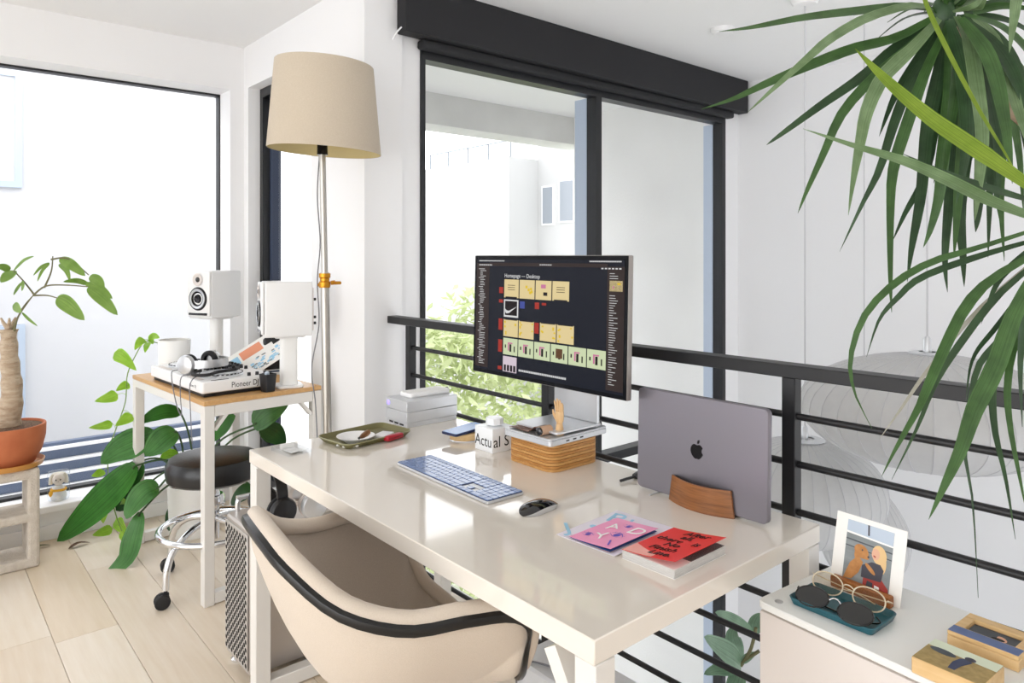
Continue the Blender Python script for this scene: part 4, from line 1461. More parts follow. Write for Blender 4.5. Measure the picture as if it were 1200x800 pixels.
def eye(cx, cy, s, rot):
    c_, s_ = math.cos(rot), math.sin(rot)

    def q(x, y):
        return (cx + (x * c_ - y * s_) * s, cy + (x * s_ + y * c_) * s)
    N_ = 12
    upp = [q(-1 + 2 * i / N_, 0.62 * math.sin(PI * i / N_)) for i in range(N_ + 1)]
    upp2 = [q(-1 + 2 * i / N_, 0.48 * math.sin(PI * i / N_)) for i in range(N_ + 1)]
    low = [q(-1 + 2 * i / N_, -0.42 * math.sin(PI * i / N_)) for i in range(N_ + 1)]
    low2 = [q(-1 + 2 * i / N_, -0.36 * math.sin(PI * i / N_)) for i in range(N_ + 1)]
    b = MB()
    for i in range(N_):
        b.poly([(zc(*p)[0], p[1], zc(*p)[2] + 0.0003) for p in (upp2[i], upp2[i + 1], upp[i + 1], upp[i])])
        b.poly([(zc(*p)[0], p[1], zc(*p)[2] + 0.0003) for p in (low[i], low[i + 1], low2[i + 1], low2[i])])
    b.poly([(zc(*p)[0], p[1], zc(*p)[2] + 0.0003) for p in [q(0.05 + 0.36 * math.cos(2 * PI * i / 14), 0.05 + 0.36 * math.sin(2 * PI * i / 14)) for i in range(14)]])
    for i in range(5):
        a = 0.5 + i * 0.5
        p0 = q(math.cos(a) * 0.85, math.sin(a) * 0.62)
        p1 = q(math.cos(a) * 1.1, math.sin(a) * 0.95)
        p2 = q(math.cos(a + 0.09) * 0.85, math.sin(a + 0.09) * 0.62)
        b.poly([(zc(*p)[0], p[1], zc(*p)[2] + 0.0003) for p in (p0, p2, p1)])
    obj('printed_eye', b, M['violet'], cv, False)


eye(0.078, 0.070, 0.024, -0.3)
eye(0.022, 0.036, 0.018, 0.1)
eye(0.062, 0.128, 0.016, -0.2)
for s_, px, py, sz, rot, m_ in (('A', 0.030, 0.086, 0.046, 0.35, 'whitem'), ('D', 0.083, 0.094, 0.056, -0.05, 'whitem'), ('Y', 0.053, 0.020, 0.05, 0.5, 'whitem'), ('1', 0.100, 0.006, 0.036, 0.5, 'violet')):
    text('letter', s_, sz, M[m_], cv, (px, py, zc(px + 0.015, py)[2] + 0.0008), (math.cos(rot), math.sin(rot), 0.09), (-math.sin(rot), math.cos(rot), 0), ext=0.0004)

bk = thing('paperback_book', 'thick paperback with glossy red cover lifting open on the desk', 'book', (1.058, 0.905, ZD), RZ + 0.01)
b = MB()
b.rbox(0.0, 0.122, 0.002, 0.168, 0.0006, 0.0165, 0.001, 1)
obj('page_block', b, M['paper2'], bk)
b = MB()
b.box(0.0, 0.123, 0.001, 0.169, 0.0, 0.0006)
obj('back_cover', b, M['paper'], bk, False)
b = MB()
b.box(0.0005, 0.1215, 0.0025, 0.1675, 0.01655, 0.0168)
obj('title_page', b, M['paper'], bk, False)
b = MB()
b.box(0.085, 0.1212, 0.055, 0.167, 0.01685, 0.01705)
obj('photo_page', b, mat('speckled_photo_print', '#1B1B1B', 0.6, noise=('#8A8A88', 700, 0.12)), bk, False)
rc = folded_sheet('front_cover', 0.0, 0.124, 0.001, 0.169, 0.016, M['red'], bk, 0.0172, 0.0005)


def zr(x):
    return 0.0172 + 0.016 * max(0, min(1, x / 0.124)) ** 1.4 + 0.0005


b = MB()
for i in range(8):
    xa, xb = 0.001 + 0.0085 * i, 0.001 + 0.0085 * (i + 1)
    ya = 0.002
    b.poly([(xa, ya, zr(xa) + 0.0002), (xb, ya, zr(xb) + 0.0002), (xb, 0.044 - i * 0.0040, zr(xb) + 0.0002), (xa, 0.044 - (i - 1) * 0.0040, zr(xa) + 0.0002)])
obj('pale_corner', b, M['redpale'], rc, False)  # paler wedge narrowing along the cover edge
for i, (s_, px, py) in enumerate((('After', 0.042, 0.141), ('all,', 0.050, 0.117), ('there', 0.010, 0.094), ('is', 0.094, 0.090), ('No', 0.045, 0.068), ('Finish', 0.030, 0.042), ('Line.', 0.048, 0.016))):
    sl = (zr(px + 0.03) - zr(px)) / 0.03
    text('cover_line', s_, 0.027, M['ink'], rc, (px, py, zr(px) + 0.0010), (1, 0, sl), (0, 1, 0), ext=0.0003, shear=0.2)

# ================================================================ LEFT END OF THE DESK
tr = thing('serving_tray', 'olive green tray with rounded corners on the left end of the desk', 'tray', (0.992, 2.108, ZD), RZ + 0.12)
o1 = rrect(0, 0.175, 0, 0.258, 0.03, 6)
o2 = inset(o1, 0.012)
o3 = inset(o1, 0.016)
n_ = len(o1)
b = MB()
vs = [(p[0], p[1], 0.0) for p in o3] + [(p[0], p[1], 0.016) for p in o1] + [(p[0], p[1], 0.018) for p in inset(o1, 0.003)] + [(p[0], p[1], 0.0035) for p in o3]
fs = []
for k in range(3):
    for i in range(n_):
        j = (i + 1) % n_
        fs.append((k * n_ + i, k * n_ + j, (k + 1) * n_ + j, (k + 1) * n_ + i))
fs += [tuple(range(n_ - 1, -1, -1)), tuple(3 * n_ + i for i in range(n_))]
b.add(vs, fs)
obj('pan', b, M['olive'], tr)
b = MB()
b.tube([(p[0], p[1], 0.0168) for p in inset(o1, 0.001)], 0.0022, 6, closed=True)
obj('rim', b, M['oliverim'], tr)
ZY = ZD + 0.0037
pl = MB()
pl.lathe([(0.0, 0.0), (0.034, 0.0), (0.036, 0.004), (0.058, 0.016), (0.060, 0.018), (0.057, 0.0175), (0.036, 0.0065), (0.0, 0.006)], 32, Matrix.Translation((1.085, 2.015, ZY)), cap=False)
tag(obj('plate', pl, M['whitepl']), 'small round white dish on the olive tray', 'plate')
hn = thing('horn_piece', 'short dark brown horn piece lying on the white dish', 'ornament', (1.095, 1.975, ZY + 0.0195), 0.5)
b = MB()
b.tube([(-0.03, 0, 0.004), (-0.012, 0, 0.006), (0.006, 0, 0.008), (0.022, 0.002, 0.009)], [0.0035, 0.008, 0.0095, 0.0085], 12)
obj('horn', b, M['brownsh'], hn)
b = MB()
b.tube([(-0.034, 0, 0.0035), (-0.03, 0, 0.004)], [0.004, 0.0038], 10)
obj('tip', b, M['blackgl'], hn)
b = MB()
b.rbox(-0.03, 0.03, -0.022, 0.022, 0, 0.012, 0.003, 2, Matrix.Translation((1.178, 2.002, ZY)) @ Matrix.Rotation(0.5, 4, 'Z'))
tag(obj('small_box', b, M['whitepl']), 'flat white box on the olive tray behind the red case', 'box')
rb = thing('lighter_case', 'shiny red case lying on the olive tray', 'case', (1.187, 1.956, ZY), 0.25)
b = MB()
b.rbox(-0.036, 0.036, -0.012, 0.012, 0, 0.016, 0.006, 3)
obj('case', b, M['redpl'], rb)
b = MB()
b.rbox(-0.034, 0.034, -0.0124, -0.0118, 0.008, 0.0095, 0.0002, 1)
obj('seam', b, M['blackpl'], rb, False)
rnd = random.Random(8)
for i, (cx, cy) in enumerate(((1.024, 1.975), (1.032, 1.962), (1.043, 1.951), (1.013, 1.991), (1.052, 1.945), (1.019, 1.965))):
    b = MB()
    b.ell((cx, cy, ZY + 0.0045), 0.006 + rnd.random() * 0.002, 0.005, 0.0045, 6, 4)
    tag(obj('crystal', b, M['crystal'], None, False), 'small clear crystal chip on the near edge of the olive tray', 'crystal', 'crystal chips on the olive tray')

# drive enclosure and portable drive
dv = thing('drive_enclosure', 'grey two bay drive enclosure with violet light at the back left of the desk', 'drive', (1.303, 2.20, ZD), RZ)
b = MB()
b.rbox(0, 0.138, 0, 0.212, 0.016, 0.0515, 0.0015, 1)
obj('lower_bay', b, M['alu2'], dv)
b = MB()
b.rbox(0, 0.138, 0, 0.212, 0.0525, 0.089, 0.0015, 1)
obj('upper_bay', b, M['alu2'], dv)
b = MB()
b.rbox(0.002, 0.136, 0.002, 0.21, 0.0, 0.0155, 0.001, 1)
obj('foot', b, M['alu2'], dv)
for i in range(3):
    b = MB()
    b.box(0.022 + i * 0.034, 0.046 + i * 0.034, 0.0008, 0.0018, 0.004, 0.010)
    obj('slot', b, M['blackpl'], dv, False)
b = MB()
b.lathe([(0, 0), (0.0085, 0), (0.008, 0.0015), (0, 0.002)], 18, Matrix.Translation((0.018, 0.0005, 0.071)) @ Matrix.Rotation(PI / 2, 4, 'X'))
obj('power_light', b, M['purple'], dv, label='violet power light')
pd = thing('portable_drive', 'white slab shaped portable drive lying on the grey drive enclosure', 'drive', (1.43, 2.15, ZD + 0.0892), -0.02)
b = MB()
b.prism(rrect(-0.085, 0.085, -0.048, 0.03, 0.012), 0.0, 0.016, 0.004)
obj('body', b, M['whitepl'], pd)
b = MB()
b.prism(rrect(-0.07, 0.07, -0.036, 0.018, 0.008), 0.0162, 0.0168)
obj('top_inlay', b, M['whitem'], pd)
b = MB()
b.tube(spline([(0.086, 0.0, 0.008), (0.10, 0, 0.012), (0.106, 0, 0.004), (0.104, 0, -0.015), (0.10, 0.01, -0.03)], 12), 0.002, 6)
obj('cable', b, M['cordgrey'], pd)

# clear card holder
ah = thing('acrylic_block', 'flat clear acrylic card case at the left corner of the desk', 'block', (0.845, 2.095, ZD), RZ + 0.1)
b = MB()
b.rbox(0, 0.105, 0, 0.075, 0, 0.012, 0.001, 1)
obj('case', b, M['clear'], ah)
b = MB()
b.box(0.03, 0.085, 0.02, 0.06, 0.004, 0.0045)
obj('card', b, M['paper'], ah, False)

# phone on wooden charger
wc = thing('charging_puck', 'round pale wood charging stand on the desk under the phone', 'charger', (1.372, 1.825, ZD), 0)
b = MB()
b.lathe([(0, 0), (0.052, 0), (0.053, 0.002), (0.052, 0.004), (0, 0.004)], 32)
obj('metal_base', b, M['chrome'], wc)
b = MB()
b.lathe([(0, 0.0042), (0.049, 0.0042), (0.05, 0.006), (0.049, 0.022), (0.047, 0.024), (0, 0.024)], 32)
obj('wood_body', b, M['lightwood'], wc)
ph = thing('smartphone', 'dark blue smartphone resting on the round wood charger', 'phone', (1.372, 1.825, ZD + 0.0245), 0.12)
ph.rotation_euler = (math.radians(0), math.radians(-2.0), 0.12)
ph.location.z += 0.002
b = MB()
b.prism(rrect(-0.073, 0.073, -0.036, 0.036, 0.009), 0.0, 0.0078, 0.0015)
obj('body', b, M['keybase'], ph)
b = MB()
b.prism(rrect(-0.070, 0.070, -0.033, 0.033, 0.007), 0.0079, 0.0083)
obj('screen', b, M['blue'], ph)

# white carton with lettering
ct = thing('white_carton', 'small square white carton with black lettering and a white screw cap', 'carton', (1.326, 1.715, ZD), RZ)
b = MB()
b.rbox(0, 0.085, 0, 0.085, 0, 0.072, 0.002, 2)
obj('body', b, M['frost'], ct)
b = MB()
b.lathe([(0, 0.0722), (0.012, 0.0722), (0.012, 0.076), (0.027, 0.076), (0.027, 0.094), (0.025, 0.096), (0, 0.096)], 8, Matrix.Translation((0.0425, 0.0425, 0)))
cp = obj('cap', b, M['frost'], ct)
for i in range(4):
    a = PI / 4 * (2 * i + 1) + PI
    rx = 0.0252
    b = MB()
    b.lathe([(0, 0), (0.0022, 0), (0.0022, 0.0006), (0, 0.0006)], 10, Matrix.Translation((0.0425 + rx * math.cos(a), 0.0425 + rx * math.sin(a), 0.087)) @ Matrix.Rotation(a, 4, 'Z') @ Matrix.Rotation(PI / 2, 4, 'Y'))
    obj('hole', b, M['ink'], cp, False)
text('lettering', 'Actu', 0.047, M['ink'], ct, (0.0015, -0.0004, 0.017), (1, 0, 0), (0, 0, 1), ext=0.0001, sx=0.88)
text('lettering', 'al S', 0.047, M['ink'], ct, (0.0854, 0.003, 0.017), (0, 1, 0), (0, 0, 1), ext=0.0001, sx=0.95)
# cable adapter behind the desk, on the railing side
ca = thing('cable_adapter', 'black cable adapter lying at the back edge of the desk by the railing', 'adapter', (1.485, 1.21, ZD), 0.3)
b = MB()
b.rbox(-0.03, 0.02, -0.008, 0.008, 0.002, 0.014, 0.003, 2)
obj('body', b, M['blackpl'], ca)
b = MB()
b.tube(spline([(-0.03, 0, 0.008), (-0.05, 0.01, 0.007), (-0.075, 0.02, 0.006)], 8), 0.004, 8)
obj('plug', b, M['blackpl'], ca)
b = MB()
b.tube(spline([(0.02, 0, 0.008), (0.0, -0.04, 0.005), (-0.06, -0.09, 0.003), (-0.13, -0.08, 0.003)], 14), 0.002, 6)
obj('cable', b, M['cord'], ca)

# ================================================================ TOWER COMPUTER
tw = thing('tower_computer', 'silver tower computer with perforated front standing at the left end of the desk', 'computer', (0.812, 2.395, 0), RZ)
# local x: along the front (0.218), local y: depth (0.45)
b = MB()
b.prism(rrect(0.0, 0.218, 0.0, 0.45, 0.022, 5), 0.035, 0.485, 0.006)
obj('housing', b, M['towerside'], tw)
b = MB()
b.rbox(0.012, 0.206, -0.004, -0.0005, 0.05, 0.47, 0.0015, 1)
fr = obj('front_lattice', b, M['towerface'], tw)
hb = MB()
hb.lathe([(0, 0), (0.0073, 0), (0.0071, 0.0003), (0, 0.0004)], 10, Matrix.Rotation(PI / 2, 4, 'X'))
first = None
holes = []
nr = 17
for r_ in range(nr):
    for c_ in range(8):
        hx = 0.024 + c_ * 0.0243
        hz = 0.064 + r_ * 0.0244
        holes.append((hx, hz))
        if c_ < 7 and r_ < nr - 1:
            holes.append((hx + 0.01215, hz + 0.0122))
for hx, hz in holes:
    if first is None:
        first = obj('vent_hole', hb, M['holes'], fr, False)
        first.location = (hx, -0.0042, hz)
    else:
        like(first, 'vent_hole', fr, (hx, -0.0042, hz))
for sx in (0.016, 0.202):
    b = MB()
    b.tube(spline([(sx, 0.035, 0.484), (sx, 0.035, 0.515), (sx, 0.045, 0.527), (sx, 0.06, 0.529), (sx, 0.39, 0.529), (sx, 0.405, 0.527), (sx, 0.415, 0.515), (sx, 0.415, 0.484)], 40), 0.0085, 10)
    obj('handle', b, M['chrome'], tw)
for sx in (0.024, 0.194):
    for sy in (0.035, 0.415):
        b = MB()
        b.lathe([(0, 0), (0.023, 0), (0.024, 0.006), (0.012, 0.016), (0.011, 0.0355), (0, 0.0355)], 18, Matrix.Translation((sx, sy, 0)))
        obj('foot', b, M['chrome'], tw)

# ================================================================ HEADPHONES
def headphones(root, band_m, cup_m, pad_m, hang=True, rad=0.078, cups=True, bw=0.016):
    """Band arcs over +z in the local xz plane; cups at the two ends."""
    arc = [(rad * math.cos(a), 0, rad * 1.08 * math.sin(a)) for a in [PI * i / 24 for i in range(25)]]
    b = MB()
    vs, fs = [], []
    for (x, y, z) in arc:
        k = 0.006 / math.hypot(x, z)
        for (sy, s) in ((-bw, 0), (bw, 0), (bw, 1), (-bw, 1)):
            vs.append((x * (1 + s * k), sy, z * (1 + s * k)))
    for i in range(len(arc) - 1):
        a = 4 * i
        for q in range(4):
            r = (q + 1) % 4
            fs.append((a + q, a + r, a + 4 + r, a + 4 + q))
    fs += [(3, 2, 1, 0), tuple(4 * (len(arc) - 1) + q for q in range(4))]
    b.add(vs, fs)
    obj('headband', b, band_m, root)
    for s in (-1, 1):
        mx = Matrix.Translation((s * rad * 0.95, 0, -0.035)) @ Matrix.Rotation(s * PI / 2, 4, 'Y')
        b = MB()
        b.lathe([(0, -0.004), (0.032, -0.004), (0.040, 0.004), (0.041, 0.014), (0.036, 0.022), (0.024, 0.025), (0, 0.026)], 24, mx)
        cup = obj('ear_cup', b, cup_m, root)
        b = MB()
        b.lathe([(0.020, -0.0045), (0.022, -0.020), (0.034, -0.022), (0.041, -0.014), (0.041, -0.006), (0.034, -0.0045)], 24, mx, cap=False)
        obj('ear_pad', b, pad_m, cup)
        b = MB()
        b.rbox(s * rad - 0.004, s * rad + 0.004, -0.008, 0.008, -0.03, 0.02, 0.002, 1)
        obj('yoke', b, band_m, root)


h1 = thing('headphones', 'black headphones hanging under the left end of the desk', 'headphones', (0.85, 2.10, 0.6145), 1.6)
headphones(h1, M['blackpl'], M['blackpl'], M['rubber'], rad=0.072)
h2 = thing('headphones', 'silver white headphones hanging under the desk behind the black pair', 'headphones', (0.95, 2.09, 0.6145), 1.5)
headphones(h2, M['whitem'], M['alu2'], M['offwhite'], rad=0.072)
# hook strip under the desktop that carries both
hk = thing('headphone_hook', 'white hook rail under the desktop holding both hanging headphones', 'hook', (0.90, 2.095, 0.70), 0)
b = MB()
b.rbox(-0.10, 0.11, -0.012, 0.012, 0.0, 0.0045, 0.001, 1)
obj('rail', b, M['deskedge'], hk)
b = MB()
b.rbox(0.105, 0.125, -0.008, 0.008, -0.10, 0.0045, 0.002, 1)
obj('drop_arm', b, M['deskedge'], hk)

# ================================================================ BOX UNDER THE DESK
ub = thing('storage_case', 'pale silver rounded case on the floor beneath the right end of the desk', 'case', (1.195, 1.39, 0), RZ)
b = MB()
b.prism(rrect(0, 0.40, 0, 0.16, 0.035, 6), 0.006, 0.30, 0.006)
obj('housing', b, M['palecase'], ub)
b = MB()
b.prism(rrect(0.01, 0.39, 0.01, 0.15, 0.03, 6), 0.0, 0.0058)
obj('base', b, M['blackpl'], ub)
b = MB()
b.tube(spline([(0.03, -0.004, 0.02), (0.025, -0.006, 0.2), (0.03, -0.003, 0.29), (0.06, 0.02, 0.303), (0.16, 0.05, 0.303), (0.25, 0.03, 0.303), (0.27, -0.003, 0.29), (0.28, -0.005, 0.1)], 40), 0.0025, 6)
tag(obj('power_cable', b, M['cordgrey']), 'thin grey cable draped over the pale silver case under the desk', 'cable').parent = None
bpy.context.view_layer.update()
pc = [o for o in COL.objects if o.name.startswith('power_cable')][0]
pc.location = (1.195, 1.39, 0)
pc.rotation_euler = (0, 0, RZ)

# ================================================================ SIDE TABLE WITH THE DJ SET
TX, TY, TR = 0.868, 2.79, math.radians(3.5)
tb = thing('side_table', 'white metal side table with oak top in front of the large left window', 'table', (TX, TY, 0), TR)
TW_, TD_ = 0.49, 0.86
b = MB()
b.rbox(0.0, TW_, 0.0, TD_, 0.762, 0.78, 0.0015, 1)
obj('tabletop', b, M['oak'], tb)
for lx in (0.0, TW_ - 0.04):
    for ly in (0.0, TD_ - 0.04):
        b = MB()
        b.rbox(lx + 0.001, lx + 0.04, ly, ly + 0.04, 0.0, 0.7615, 0.002, 1)
        obj('leg', b, M['deskedge'], tb)
for ly in (0.0, TD_ - 0.04):
    b = MB()
    b.rbox(0.0405, TW_ - 0.0405, ly + 0.002, ly + 0.038, 0.718, 0.7615, 0.002, 1)
    obj('apron', b, M['deskedge'], tb)
    b = MB()
    b.rbox(0.0405, TW_ - 0.0405, ly + 0.002, ly + 0.038, 0.004, 0.046, 0.002, 1)
    obj('stretcher', b, M['deskedge'], tb)
for lx in (0.001, TW_ - 0.04):
    b = MB()
    b.rbox(lx, lx + 0.038, 0.0405, TD_ - 0.0405, 0.728, 0.7615, 0.002, 1)
    obj('apron', b, M['deskedge'], tb)
for s, lx in ((1, 0.04), (-1, TW_ - 0.04)):
    b = MB()
    b.bar((lx + s * 0.004, 0.02, 0.665), (lx + s * 0.05, 0.02, 0.722), 0.03, 0.012)
    obj('gusset', b, M['deskedge'], tb)


def tl(x, y, z=0.78):   # a point on the side table in world space
    return (TX + x * math.cos(TR) - y * math.sin(TR), TY + x * math.sin(TR) + y * math.cos(TR), z)


# controller; local x from the player to the wall, local y along the table
dj = thing('dj_controller', 'white two deck DJ controller with black knobs on the oak topped table', 'mixer', tl(0.018, 0.07), TR)
CW, CL = 0.30, 0.60
b = MB()
b.prism(rrect(0, CW, 0, CL, 0.012, 4), 0.016, 0.062, 0.004)
obj('housing', b, M['whitepl'], dj)
b = MB()
b.rbox(0.012, CW - 0.012, 0.012, CL - 0.012, 0.0, 0.0158, 0.002, 1)
obj('underside', b, M['blackpl'], dj)
text('lettering', 'Pioneer DJ', 0.032, M['ink'], dj, (0.115, -0.0003, 0.028), (1, 0, 0), (0, 0, 1), ext=0.0002, sx=0.80)
text('lettering', 'Pioneer DJ', 0.016, M['inkgrey'], dj, (-0.0003, 0.13, 0.033), (0, -1, 0), (0, 0, 1), ext=0.0002)
for jy in (0.125, 0.475):
    b = MB()
    mx = Matrix.Translation((0.125, jy, 0.0622))
    b.lathe([(0, 0), (0.085, 0), (0.087, 0.006), (0.080, 0.012), (0.070, 0.013), (0.0, 0.014)], 40, mx)
    jw = obj('jog_wheel', b, M['alu2'], dj)
    for i in range(30):
        a = 2 * PI * i / 30
        b = MB()
        b.rbox(0.0815, 0.0845, -0.005, 0.005, 0.009, 0.0128, 0.0004, 1, mx @ Matrix.Rotation(a, 4, 'Z'))
        obj('grip', b, M['blackpl'], jw, False)
    b = MB()
    b.lathe([(0, 0.0142), (0.03, 0.0142), (0.03, 0.0148), (0, 0.015)], 24, mx)
    obj('platter_label', b, M['spacedark'], jw)
for r_ in range(5):
    for c_ in range(4):
        b = MB()
        b.lathe([(0, 0), (0.0085, 0), (0.0075, 0.014), (0.006, 0.016), (0, 0.016)], 12, Matrix.Translation((0.135 + 0.032 * r_, 0.252 + 0.032 * c_, 0.0622)))
        obj('knob', b, M['blackpl'], dj)
for c_ in range(4):
    b = MB()
    b.rbox(0.05, 0.066, 0.247 + 0.032 * c_, 0.257 + 0.032 * c_, 0.0622, 0.076, 0.002, 1)
    obj('fader', b, M['blackpl'], dj)
for jy in (0.03, 0.57, 0.38, 0.215):
    for i in range(3):
        b = MB()
        b.lathe([(0, 0), (0.0075, 0), (0.0065, 0.013), (0, 0.014)], 12, Matrix.Translation((0.20 + 0.034 * i, jy, 0.0622)))
        obj('knob', b, M['blackpl'], dj)
for jy in (0.06, 0.41):
    for i in range(4):
        b = MB()
        b.rbox(0.012, 0.030, jy + 0.032 * i, jy + 0.026 + 0.032 * i, 0.0622, 0.065, 0.001, 1)
        obj('pad', b, M['offwhite'], dj)
b = MB()
b.rbox(0.04, 0.11, 0.012, 0.016, 0.0622, 0.064, 0.0005, 1)
obj('pitch_slot', b, M['blackpl'], dj)
p_ = (0.975, 3.10, 0.885)
h3 = thing('headphones', 'silver and black headphones lying on the white DJ controller', 'headphones', p_, 0.0)
h3.rotation_euler = (math.radians(88), 0.0, 0.6)
headphones(h3, M['alu'], M['alu'], M['rubber'], rad=0.075)
bpy.context.view_layer.update()
hc = MB()
q0 = Vector(tl(0.02, 0.30, 0.85))
hc.tube(spline([tl(0.10, 0.30, 0.853), tl(0.05, 0.24, 0.857), tl(0.02, 0.16, 0.861), tl(0.055, 0.11, 0.862), tl(0.11, 0.14, 0.865), tl(0.17, 0.13, 0.868), tl(0.20, 0.17, 0.867)], 30), 0.0065, 8)
cb = thing('audio_cables', 'thick black audio plug and cable across the white DJ controller', 'cable', (0, 0, 0))
obj('thick_cable', hc, M['rubber'], cb)
b = MB()
b.tube(spline([tl(0.08, 0.33, 0.852), tl(0.02, 0.36, 0.856), tl(-0.006, 0.33, 0.84), tl(-0.012, 0.26, 0.74), tl(-0.012, 0.20, 0.70), tl(-0.010, 0.22, 0.79), tl(0.0, 0.23, 0.848), tl(0.04, 0.2, 0.851)], 36), 0.0022, 6)
obj('looped_cable', b, M['cordgrey'], cb)
b = MB()
b.tube(spline([tl(0.08, 0.16, 0.852), tl(0.03, 0.15, 0.856), tl(-0.008, 0.12, 0.83), tl(-0.014, 0.10, 0.74), tl(-0.014, 0.09, 0.66), tl(0.0, 0.12, 0.60)], 30), 0.0022, 6)
obj('hanging_cable', b, M['cordgrey'], cb)

# speakers on their pole stands
def speaker(loc, rz, label):
    t = thing('monitor_speaker', label, 'speaker', loc, rz, 'white studio speakers on pole stands')
    b = MB()
    b.rbox(-0.073, 0.073, -0.095, 0.095, 0, 0.227, 0.008, 3)
    obj('cabinet', b, M['whitepl'], t)
    b = MB()
    b.rbox(-0.071, 0.071, -0.108, -0.0955, 0.012, 0.225, 0.006, 3)
    obj('baffle', b, M['whitepl'], t)
    mx = Matrix.Translation((0, -0.1082, 0.095)) @ Matrix.Rotation(PI / 2, 4, 'X')
    b = MB()
    b.lathe([(0.0, 0.001), (0.018, 0.008), (0.022, -0.002), (0.044, 0.005), (0.052, 0.005), (0.056, 0.0), (0.056, -0.003)], 32, mx, cap=False)
    w_ = obj('woofer', b, M['spacedark'], t)
    b = MB()
    b.lathe([(0.036, 0.0055), (0.0455, 0.0075), (0.0475, 0.0055)], 32, mx, cap=False)
    obj('cone_ring', b, M['alu'], w_)
    b = MB()
    b.lathe([(0.0, 0.001), (0.012, 0.001), (0.024, 0.006), (0.03, 0.004)], 28, Matrix.Translation((0, -0.1082, 0.186)) @ Matrix.Rotation(PI / 2, 4, 'X'), cap=False)
    o_ = obj('waveguide', b, M['offwhite'], t)
    b = MB()
    b.ell((0, -0.1105, 0.186), 0.0125, 0.006, 0.0125, 16, 8)
    obj('tweeter', b, M['blackgl'], o_)
    b = MB()
    b.rbox(-0.058, 0.058, -0.110, -0.1083, 0.017, 0.028, 0.0008, 1)
    obj('port_slot', b, M['spacedark'], t)
    b = MB()
    b.rbox(-0.05, 0.05, 0.0955, 0.103, 0.02, 0.20, 0.003, 1)
    bp_ = obj('back_panel', b, M['offwhite'], t)
    for zz in (0.05, 0.075, 0.15):
        b = MB()
        b.cyl((0.025, 0.1032, zz), (0.025, 0.116, zz), 0.006, 10)
        obj('connector', b, M['blackpl'], bp_)
    return t


def spk_stand(loc, rz, label, h, rad_, bw=0.07):
    t = thing('speaker_stand', label, 'stand', loc, rz, 'white speaker pole stands')
    b = MB()
    b.prism(rrect(-bw, bw, -bw, bw, 0.02), 0, 0.012, 0.003)
    obj('base_plate', b, M['whitepl'], t)
    b = MB()
    b.prism(rrect(-rad_, rad_, -rad_, rad_, 0.015, 4), 0.0123, h - 0.008)
    obj('pole', b, M['whitem'], t)
    b = MB()
    b.prism(rrect(-0.055, 0.055, -0.06, 0.06, 0.01), h - 0.0078, h, 0.001)
    obj('top_plate', b, M['whitepl'], t)
    return t


spk_stand((1.240, 2.885, 0.7802), math.radians(-105), 'white pole stand on the oak topped table under the right speaker', 0.218, 0.034, 0.055)
speaker((1.225, 2.872, 0.9984), math.radians(-105), 'white speaker seen from the side, nearer the floor lamp')
# the left stand reaches the floor beyond the table
LX, LY = 1.185, 3.765
LX, LY = 1.170, 3.575
st_ = spk_stand((LX, LY, 0.7802), math.radians(-63), 'white pole stand beside the window under the left speaker', 0.252, 0.026)
speaker((LX - 0.005, LY, 1.0324), math.radians(-63), 'white speaker with driver cones facing out, beside the large window')

# small white pot at the far end of the table
sp_ = tl(0.15, 0.755)
wp = thing('trailing_pothos', 'lime green pothos trailing from a small white pot beside the DJ controller', 'plant', (sp_[0], sp_[1], 0.7802), 0)
b = MB()
b.lathe([(0, 0), (0.062, 0), (0.066, 0.004), (0.070, 0.155), (0.070, 0.160), (0.065, 0.160), (0.063, 0.145), (0, 0.145)], 32)
obj('pot', b, M['whitem'], wp)
b = MB()
b.lathe([(0.0625, 0.1455), (0.03, 0.150), (0, 0.151)], 20, cap=False)
obj('soil', b, M['soil'], wp)
off = Vector((-sp_[0], -sp_[1], -0.7802))
vine = [Vector(p) + off for p in L_POSTEM]
b = MB()
b.tube(spline(vine, 40), 0.0025, 6)
obj('vine', b, M['stem'], wp)
vs_ = spline(vine, 60)
for pts, w in L_PO:
    P = [Vector(p) + off for p in pts]
    b = leaf_mb(P, w, 'heart', 8, fold=0.12)
    near = min(vs_, key=lambda q: (q - P[0]).length)
    b.tube([near, (near + P[0]) / 2 + Vector((0, 0, 0.006)), P[0]], 0.0012, 5)
    obj('leaf', b, M['po'], wp)
